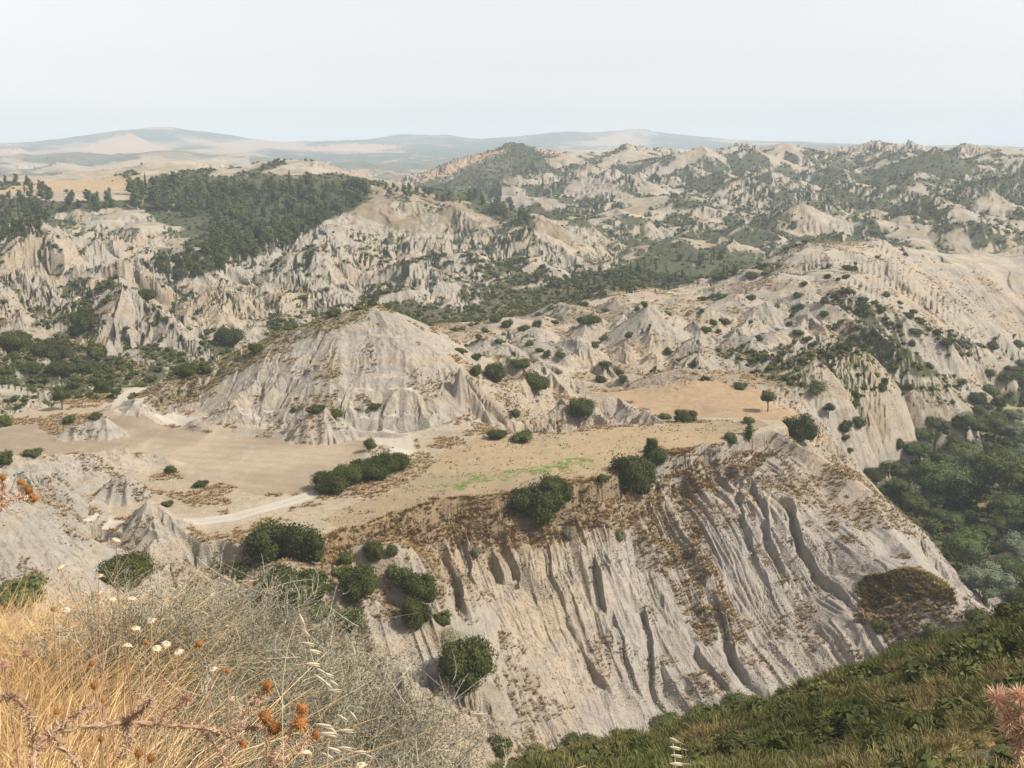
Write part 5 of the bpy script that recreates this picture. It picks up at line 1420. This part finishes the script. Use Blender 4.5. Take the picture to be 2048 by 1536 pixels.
for k, (px, r, s, lb) in enumerate([(300, 7.4, .62, "leftmost grey twiggy shrub, tips against the green shrub below the clay dome"), (385, 7.0, .80, "grey twiggy shrub with long pale sprigs rising over the gully"), (470, 6.6, .84, "tall grey twiggy shrub in front of the large dark shrub clump"),
                                   (560, 6.0, .80, "grey twiggy shrub with two upright sprigs beside the wild oats"), (640, 5.4, .74, "grey twiggy shrub whose arching sprig crosses the round gully shrubs"), (710, 5.0, .68, "pale grey shrub just right of the upper wild oat"),
                                   (775, 4.7, .64, "pale grey shrub overlapping the clay spur"), (840, 4.3, .58, "low pale shrub at the lower right of the grey thicket"), (905, 4.0, .46, "smallest pale shrub at the end of the grey thicket"),
                                   (420, 4.9, .62, "grey shrub behind the orange double flower head"), (520, 4.4, .58, "grey shrub behind the orange thistle heads"), (610, 4.1, .54, "leafy grey shrub behind the upper wild oat"), (700, 3.8, .50, "grey shrub behind the lower wild oat"), (780, 3.5, .44, "grey shrub at the bottom edge of the picture"), (340, 5.6, .66, "grey shrub behind the white flower heads"), (270, 5.0, .56, "grey shrub mixed with straw left of the white flower heads"), (400, 3.9, .5, "grey shrub behind the drooping flower and the orange bud"), (250, 6.8, .62, "grey shrub at the left end of the thicket below the bent white flower"), (480, 3.5, .44, "low grey shrub among straw right of the single low white flower"), (600, 3.3, .42, "low grey shrub behind the topmost orange thistle heads")]):
    g_ = at_px(px, r)
    e = link(bpy.data.objects.new("twiggy_shrub", None)); e.location = g_; e.rotation_euler = (0, 0, k * 1.3); e.scale = (s * 1.15, s * 1.15, s * (.86 if r > 4.8 else 1.0))
    tagit(e, lb, "shrub", "grey twiggy shrubs on the knoll")
    for nm, me in (("twigs", TW[k % 4][0]), ("leaves", TW[k % 4][1])):
        c = link(bpy.data.objects.new(nm, me)); c.parent = e

def spiny(seed, n=150, L_=.9, core=.55, up=.0, w=.07):
    """a burr of unit radius"""
    r_ = np.random.default_rng(seed)
    d = r_.normal(size=(n, 3)); d /= np.linalg.norm(d, axis=1)[:, None]; d[:, 2] += up; d /= np.linalg.norm(d, axis=1)[:, None]
    t = np.linspace(0, 1, 3)[None, :, None]
    p0 = d * core * .8; p1 = d * (core + (L_ - core) * r_.uniform(.5, 1.2, n)[:, None]) + r_.normal(size=(n, 3)) * .06
    v, f = ribbons(p0[:, None] + (p1 - p0)[:, None] * t, np.full(n, w), r_)
    iv, jf = ICO1
    c = np.repeat(r_.uniform(.1, 1, n), 6)
    return merge([(v, f, c), (iv * core, np.column_stack([jf, jf[:, 2]]), .15)])
BURR = [mesh_mixed("burr", *spiny(820 + k), M_BURR) for k in range(3)]
PINKB = [mesh_mixed("pink_burr", *spiny(830 + k, 260, 1.05, .5, .35, .06), M_PINK) for k in range(2)]
def paper_head(seed):
    r_ = np.random.default_rng(seed); n = 46
    a = np.arange(n) * 2.399; rad = np.sqrt(np.linspace(.05, 1, n))
    base = np.zeros((n, 3)); tip = np.stack([np.cos(a) * rad, np.sin(a) * rad, .5 - .75 * rad ** 2 + r_.normal(size=n) * .06], 1)
    mid = tip * .55 + np.array([0, 0, .24]); base[:, 2] = -.15
    v, f = ribbons(np.stack([base, mid, tip], 1), np.full(n, .26), r_)
    m = 12; a = np.arange(m) * 6.28 / m
    b0 = np.stack([np.cos(a) * .35, np.sin(a) * .35, 0 * a - .1], 1); b1 = np.stack([np.cos(a) * .85, np.sin(a) * .85, 0 * a - .35], 1); b2 = np.stack([np.cos(a), np.sin(a), 0 * a - .75], 1)
    v2, f2 = ribbons(np.stack([b0, b1, b2], 1), np.full(m, .16), r_)
    iv, jf = ICO1
    return merge([(v, f, np.repeat(r_.uniform(.55, 1, n), 6)), (v2, f2, .1), (iv * np.array([.72, .72, .3]) + np.array([0, 0, .05]), np.column_stack([jf, jf[:, 2]]), .8)])
PAPER = [mesh_mixed("flower_head", *paper_head(840 + k), M_PAPER) for k in range(3)]

def stemmed(px, py, r, size, kind, label, cat, nm, group=None, foot=None):
    """a dry flower: curved stem from the ground up to its head at pixel px, py, r metres out; size is the head's width in pixels"""
    hx, hy, hz = P(px, py, r=r)
    fx, fy = (hx * 1.0 + rg.normal() * .03, hy + rg.normal() * .03) if foot is None else foot
    fz = float(gz(fx, fy)) - .02
    L_ = hz - fz
    k = 7; t = np.linspace(0, 1, k)[:, None]
    base = np.array([fx, fy, fz]); tip = np.array([hx, hy, hz])
    pts = base + (tip - base) * t + np.sin(t * 3.14) * np.array([rg.normal() * .05, rg.normal() * .05, 0]) + rg.normal(size=(k, 3)) * .008 * np.sin(t * 3.14)
    e = link(bpy.data.objects.new(nm, None)); e.location = base
    tagit(e, label, cat, group)
    v, f = tube(pts - base, np.linspace(.0024, .0013, k), 5)
    c = link(bpy.data.objects.new("stem", mesh_mixed("stem", v, f, np.full(len(v), .4), M_STEM, True))); c.parent = e
    src = {'white': PAPER, 'orange': BURR, 'pink': PINKB}[kind]
    h = link(bpy.data.objects.new("flower_head", src[int(px) % len(src)])); h.parent = e
    s = size * math.sqrt(hx * hx + hy * hy + hz * hz) / FPX * .5
    h.location = tip - base; h.scale = (s, s, s * .8 if kind == 'white' else s); h.rotation_euler = (rg.normal() * .3, rg.normal() * .3, px)
    if kind == 'white' and size > 22: h.rotation_euler[0] += .25
    return e
for px, py, r, s, kd, lb in [
    (232, 1080, 3.4, 22, 'white', "tallest brown and white dry flower, standing above all the others"),
    (121, 1136, 3.6, 20, 'white', "cream dry flower alone over the pale slope at the left"),
    (198, 1153, 3.4, 22, 'white', "white dry flower bent sideways, over the dark shrub"),
    (197, 1187, 3.5, 18, 'white', "flat small dry flower beneath the bent white one"),
    (224, 1198, 3.4, 17, 'white', "yellowish ragged dry flower right of the flat small one"),
    (263, 1198, 3.3, 23, 'white', "bright white dry flower before the grey twigs, upper right of the cluster"),
    (133, 1220, 3.6, 16, 'white', "small side-on dry flower above the golden grass"),
    (106, 1218, 3.7, 14, 'orange', "tiny orange dry flower beside the small side-on one"),
    (302, 1243, 3.1, 25, 'white', "double-tiered cream dry flower, largest of the cluster"),
    (271, 1257, 3.1, 24, 'white', "round cream dry flower left of the double-tiered one"),
    (255, 1291, 3.0, 22, 'white', "white dry flower tilted left, at the lower left of the white cluster"),
    (293, 1286, 3.0, 16, 'orange', "small orange bud between the tilted white flowers"),
    (313, 1297, 2.9, 22, 'white', "white dry flower in the middle of the lower row"),
    (333, 1288, 3.0, 21, 'white', "white flat dry flower of the lower row, second from its right end"),
    (356, 1305, 2.9, 24, 'white', "broad white dry flower at the right end of the lower row"),
    (398, 1288, 3.0, 24, 'orange', "double orange and white head alone against the grey twigs"),
    (425, 1339, 2.8, 20, 'white', "orange-white drooping flower right of the rows"),
    (455, 1342, 2.8, 17, 'orange', "orange bud to the right of the drooping flower"),
    (461, 1399, 2.7, 21, 'white', "single white flower low among the grey twigs"),
    (183, 1327, 2.9, 19, 'orange', "ragged orange burr over the golden grass"),
    (188, 1371, 2.7, 24, 'orange', "dark orange burr on an upright stalk in the golden grass"),
    (207, 1401, 2.6, 16, 'orange', "round orange bud just below the dark orange burr"),
    (114, 1423, 2.5, 22, 'orange', "spread orange burr in the lower left grass"),
    (277, 1507, 2.2, 26, 'orange', "fuzzy orange burr near the bottom edge, left one of a pair"),
    (302, 1516, 2.2, 24, 'orange', "fuzzy orange burr near the bottom edge, right one of a pair"),
    (202, 1478, 2.3, 18, 'orange', "orange bud beneath the thick thistle stem"),
    (53, 1308, 2.4, 24, 'pink', "faded pink burr on a bent stalk at the left"),
    (8, 1332, 2.3, 28, 'pink', "faded pink burr cut by the left picture edge"),
    (612, 1505, 2.2, 24, 'white', "cream ragged flower at the bottom below the orange thistle heads"),
    (720, 1532, 2.1, 30, 'white', "cream flower half out of the picture at the bottom"),
]:
    stemmed(px, py, r, s, kd, lb, "dried flower", "dried_flower", "dried flowers on the knoll")

def spine_tube(path, r0, r1, rng, spines=60):
    """a woody stem through pixel points (px, py, r) with small spines"""
    C_ = np.array([P(a, b, r=c) for a, b, c in path])
    t = np.linspace(0, len(C_) - 1, 6 * (len(C_) - 1) + 1)
    pts = np.stack([np.interp(t, np.arange(len(C_)), C_[:, i]) for i in range(3)], 1)
    for _ in range(2): pts[1:-1] = (pts[:-2] + 2 * pts[1:-1] + pts[2:]) / 4
    pts += rng.normal(size=pts.shape) * .0012
    rad = np.linspace(r0, r1, len(pts)) * .72 * (1 + .22 * rng.normal(size=len(pts)))
    v, f = tube(pts, rad, 7)
    i = rng.integers(0, len(pts) - 1, spines); u = rng.uniform(size=(spines, 1))
    p = pts[i] * (1 - u) + pts[i + 1] * u
    d = rng.normal(size=(spines, 3)); d /= np.linalg.norm(d, axis=1)[:, None]
    q = p + d * rng.uniform(.006, .018, spines)[:, None]
    v2, f2 = ribbons(np.stack([p, (p + q) / 2, q], 1), np.full(spines, .0024), rng)
    return merge([(v, f, np.clip(.5 + .3 * rng.normal(size=len(v)), 0, 1)), (v2, f2, np.repeat(rng.uniform(.3, 1, spines), 6))])

def thistle(label, group, stems, heads, root_px):
    e = link(bpy.data.objects.new("dry_thistle", None)); bx, by, bz = at_px(*root_px); e.location = (bx, by, bz)
    tagit(e, label, "thistle", group)
    off = np.array([bx, by, bz]); rs = np.random.default_rng(abs(int(root_px[0])) + 5)
    for path, a, b_ in stems:
        v, f, c = spine_tube(path, a, b_, rs, int(75 * len(path)))
        o = link(bpy.data.objects.new("stem", mesh_mixed("stem", v - off, f, c, M_STEM))); o.parent = e
    for px, py, r, s, kd in heads:
        h = link(bpy.data.objects.new("thistle_head", (BURR if kd == 'orange' else PINKB)[int(px) % 2])); h.parent = e
        p = np.array(P(px, py, r=r)); h.location = p - off; sc = s * np.linalg.norm(p) / FPX * .5
        h.scale = (sc, sc, sc * 1.1); h.rotation_euler = (rs.normal() * .4, rs.normal() * .4, px)
    return e
thistle("pinkish brown thistle with a thick stem lying across the lower left and orange burrs", None,
        [([(70, 1500, 1.75), (95, 1468, 1.8), (190, 1452, 1.85), (250, 1444, 1.9), (330, 1450, 1.95), (400, 1457, 2.0), (470, 1462, 2.02), (522, 1452, 2.05)], .0065, .0042),
         ([(470, 1461, 2.02), (500, 1410, 2.04), (535, 1380, 2.05)], .0035, .0025), ([(530, 1560, 1.95), (560, 1500, 1.97), (585, 1455, 2.0), (602, 1425, 2.0)], .0055, .003),
         ([(540, 1545, 1.95), (534, 1490, 2.0), (530, 1440, 2.02)], .004, .003), ([(555, 1530, 1.95), (600, 1490, 1.98), (632, 1470, 2.0)], .004, .003),
         ([(95, 1468, 1.8), (140, 1510, 1.75), (165, 1550, 1.72)], .0045, .003), ([(400, 1457, 2.0), (440, 1500, 1.95), (455, 1550, 1.9)], .004, .003),
         ([(100, 1464, 1.8), (150, 1432, 1.82), (182, 1412, 1.84)], .004, .0015), ([(310, 1449, 1.93), (345, 1415, 1.95), (374, 1399, 1.96)], .0035, .002),
         ([(400, 1457, 2.0), (450, 1470, 1.96), (487, 1487, 1.95)], .003, .002), ([(240, 1446, 1.9), (285, 1420, 1.88), (300, 1398, 1.86)], .004, .001), ([(70, 1500, 1.75), (60, 1440, 1.75), (40, 1400, 1.76), (0, 1392, 1.78)], .004, .002),
         ([(250, 1445, 1.9), (255, 1480, 1.88), (240, 1520, 1.85)], .003, .002), ([(70, 1500, 1.75), (60, 1560, 1.7), (50, 1600, 1.6)], .0065, .0075)],
        [(535, 1373, 2.05, 34, 'orange'), (530, 1433, 2.02, 40, 'orange'), (548, 1456, 2.02, 42, 'orange'), (603, 1417, 2.0, 38, 'orange'), (600, 1446, 1.99, 42, 'orange'), (632, 1470, 2.0, 30, 'orange'), (487, 1488, 1.95, 26, 'orange'), (374, 1397, 1.96, 26, 'pink')], (60, 1.55))
thistle("thistle with four orange burrs reaching in at the left edge over the clay spur", None,
        [([(-60, 1080, 2.5), (0, 1018, 2.55), (30, 995, 2.58), (62, 990, 2.6)], .004, .0025), ([(0, 1018, 2.55), (6, 985, 2.55), (5, 960, 2.55)], .003, .002), ([(-60, 1080, 2.5), (-70, 1300, 2.4), (-60, 1560, 2.2)], .004, .005)],
        [(5, 955, 2.55, 20, 'orange'), (42, 965, 2.6, 22, 'orange'), (56, 980, 2.6, 24, 'orange'), (68, 996, 2.6, 26, 'orange')], (-60, 2.2))
thistle("pink bristly thistle with a pale stem in the bottom right corner", None,
        [([(2052, 1600, 1.5), (2040, 1520, 1.5), (2030, 1470, 1.5), (2008, 1415, 1.5)], .0065, .004), ([(2038, 1500, 1.5), (2050, 1460, 1.5)], .004, .003), ([(2030, 1470, 1.5), (2042, 1410, 1.5)], .004, .003), ([(2052, 1600, 1.5), (2080, 1800, 1.45)], .0065, .007)],
        [(1995, 1396, 1.5, 50, 'pink'), (2040, 1392, 1.5, 44, 'pink'), (2020, 1446, 1.5, 50, 'pink'), (2052, 1456, 1.5, 48, 'pink')], (2090, 1.45))

def oat(label, r, stem, spk, root_px):
    e = link(bpy.data.objects.new("wild_oat", None)); bx, by, bz = at_px(*root_px); e.location = (bx, by, bz)
    tagit(e, label, "wild oat", "wild oats on the knoll"); off = np.array([bx, by, bz])
    C_ = [np.array([bx, by, bz])] + [np.array(P(a, b, r=r)) for a, b in stem]
    t = np.linspace(0, len(C_) - 1, 5 * len(C_)); C_ = np.array(C_)
    pts = np.stack([np.interp(t, np.arange(len(C_)), C_[:, i]) for i in range(3)], 1)
    for _ in range(3): pts[1:-1] = (pts[:-2] + 2 * pts[1:-1] + pts[2:]) / 4
    v, f = tube(pts - off, np.linspace(.0007, .0004, len(pts)), 4)
    o = link(bpy.data.objects.new("stem", mesh_mixed("stem", v, f, np.full(len(v), .4), M_OAT))); o.parent = e
    for px, py, ang, ln in spk:
        p = np.array(P(px, py, r=r)); m = .85 * ln * np.linalg.norm(p) / FPX
        parts = []
        for sgn in (-1, 1):
            k = 7; t = np.linspace(-.5, .5, k)
            c = np.stack([t * m, np.full(k, 0.0), sgn * .09 * m * (t + .5)], 1)
            parts.append((*tube(c, .10 * m * np.sin(np.linspace(.08, 3.1, k)) ** .9 + 1e-4, 6), .75))
        vv, ff, cc = merge(parts); vv[:, 1] *= .6
        v3, f3 = ribbons(np.array([[[.3 * m, 0, 0], [.8 * m, 0, .1 * m], [1.15 * m, 0, .05 * m]]]), np.array([.0008]), rg)
        vv, ff, cc = merge([(vv, ff, cc), (v3, f3, .3)])
        o = link(bpy.data.objects.new("spikelet", mesh_mixed("spikelet", vv, ff, cc, M_OAT, True))); o.parent = e
        o.location = p - off; o.rotation_euler = (0, math.radians(ang), 0)
oat("wild oat with a long drooping chain of pale husks in front of the grey shrubs", 1.5, [(560, 1400), (575, 1290), (598, 1225), (612, 1262), (622, 1310), (640, 1350)],
    [(603, 1240, 75, 30), (610, 1265, 55, 30), (616, 1288, 15, 32), (627, 1303, 15, 34), (626, 1329, 8, 34), (640, 1342, 35, 32), (640, 1358, 45, 34), (655, 1350, 20, 30), (652, 1368, 50, 34), (666, 1366, 40, 30), (668, 1382, 0, 36)], (560, 1.45))
oat("wild oat with spread husks low beside the orange thistle heads", 1.45, [(650, 1500), (672, 1440), (690, 1425)],
    [(684, 1436, 40, 30), (706, 1432, 60, 30), (648, 1452, 15, 40), (655, 1468, 8, 40), (665, 1462, 55, 34), (692, 1462, 5, 36), (668, 1500, 25, 34), (690, 1497, 10, 34), (655, 1512, 35, 30), (720, 1505, 5, 34), (735, 1512, 30, 26)], (640, 1.4))
oat("wild oat with three lone husks hanging over the foot of the clay face", 1.5, [(900, 1560), (920, 1450), (960, 1425), (1000, 1438), (1035, 1440)],
    [(960, 1430, 5, 34), (998, 1440, -25, 28), (1034, 1444, -30, 32)], (890, 1.45))
oat("wild oat tip with stacked husks at the bottom edge before the green slope", 1.3, [(1360, 1620), (1352, 1540), (1345, 1475)],
    [(1348, 1480, 30, 24), (1350, 1496, 15, 26), (1353, 1512, 10, 28), (1352, 1528, 5, 30)], (1370, 1.3))
# ------------------------------------------------------------------ haze
def haze_box():
    zmin = float(Z.min()) - 1.0; zmax = float(Z.max()) + 12
    me = bpy.data.meshes.new("haze")
    S = 16400
    v = [(-S, -S, zmin), (S, -S, zmin), (S, S, zmin), (-S, S, zmin), (-S, -S, zmax), (S, -S, zmax), (S, S, zmax), (-S, S, zmax)]
    me.from_pydata(v, [], [(0, 3, 2, 1), (4, 5, 6, 7), (0, 1, 5, 4), (1, 2, 6, 5), (2, 3, 7, 6), (3, 0, 4, 7)])
    m = bpy.data.materials.new("haze_air"); m.use_nodes = True
    nt = m.node_tree
    for n in list(nt.nodes): nt.nodes.remove(n)
    o_ = nt.nodes.new("ShaderNodeOutputMaterial"); pv = nt.nodes.new("ShaderNodeVolumePrincipled")
    pv.inputs["Color"].default_value = HAZE_COL
    pv.inputs["Density"].default_value = HAZE_D
    pv.inputs["Anisotropy"].default_value = HAZE_G
    nt.links.new(pv.outputs[0], o_.inputs["Volume"])
    me.materials.append(m)
    o = link(bpy.data.objects.new("haze", me)); o["kind"] = "stuff"; o["label"] = "thin pale summer haze over the valley"
HAZE_COL = (0.75, 0.87, 1.0, 1.0); HAZE_D = 2.1e-4; HAZE_G = 0.0
haze_box()
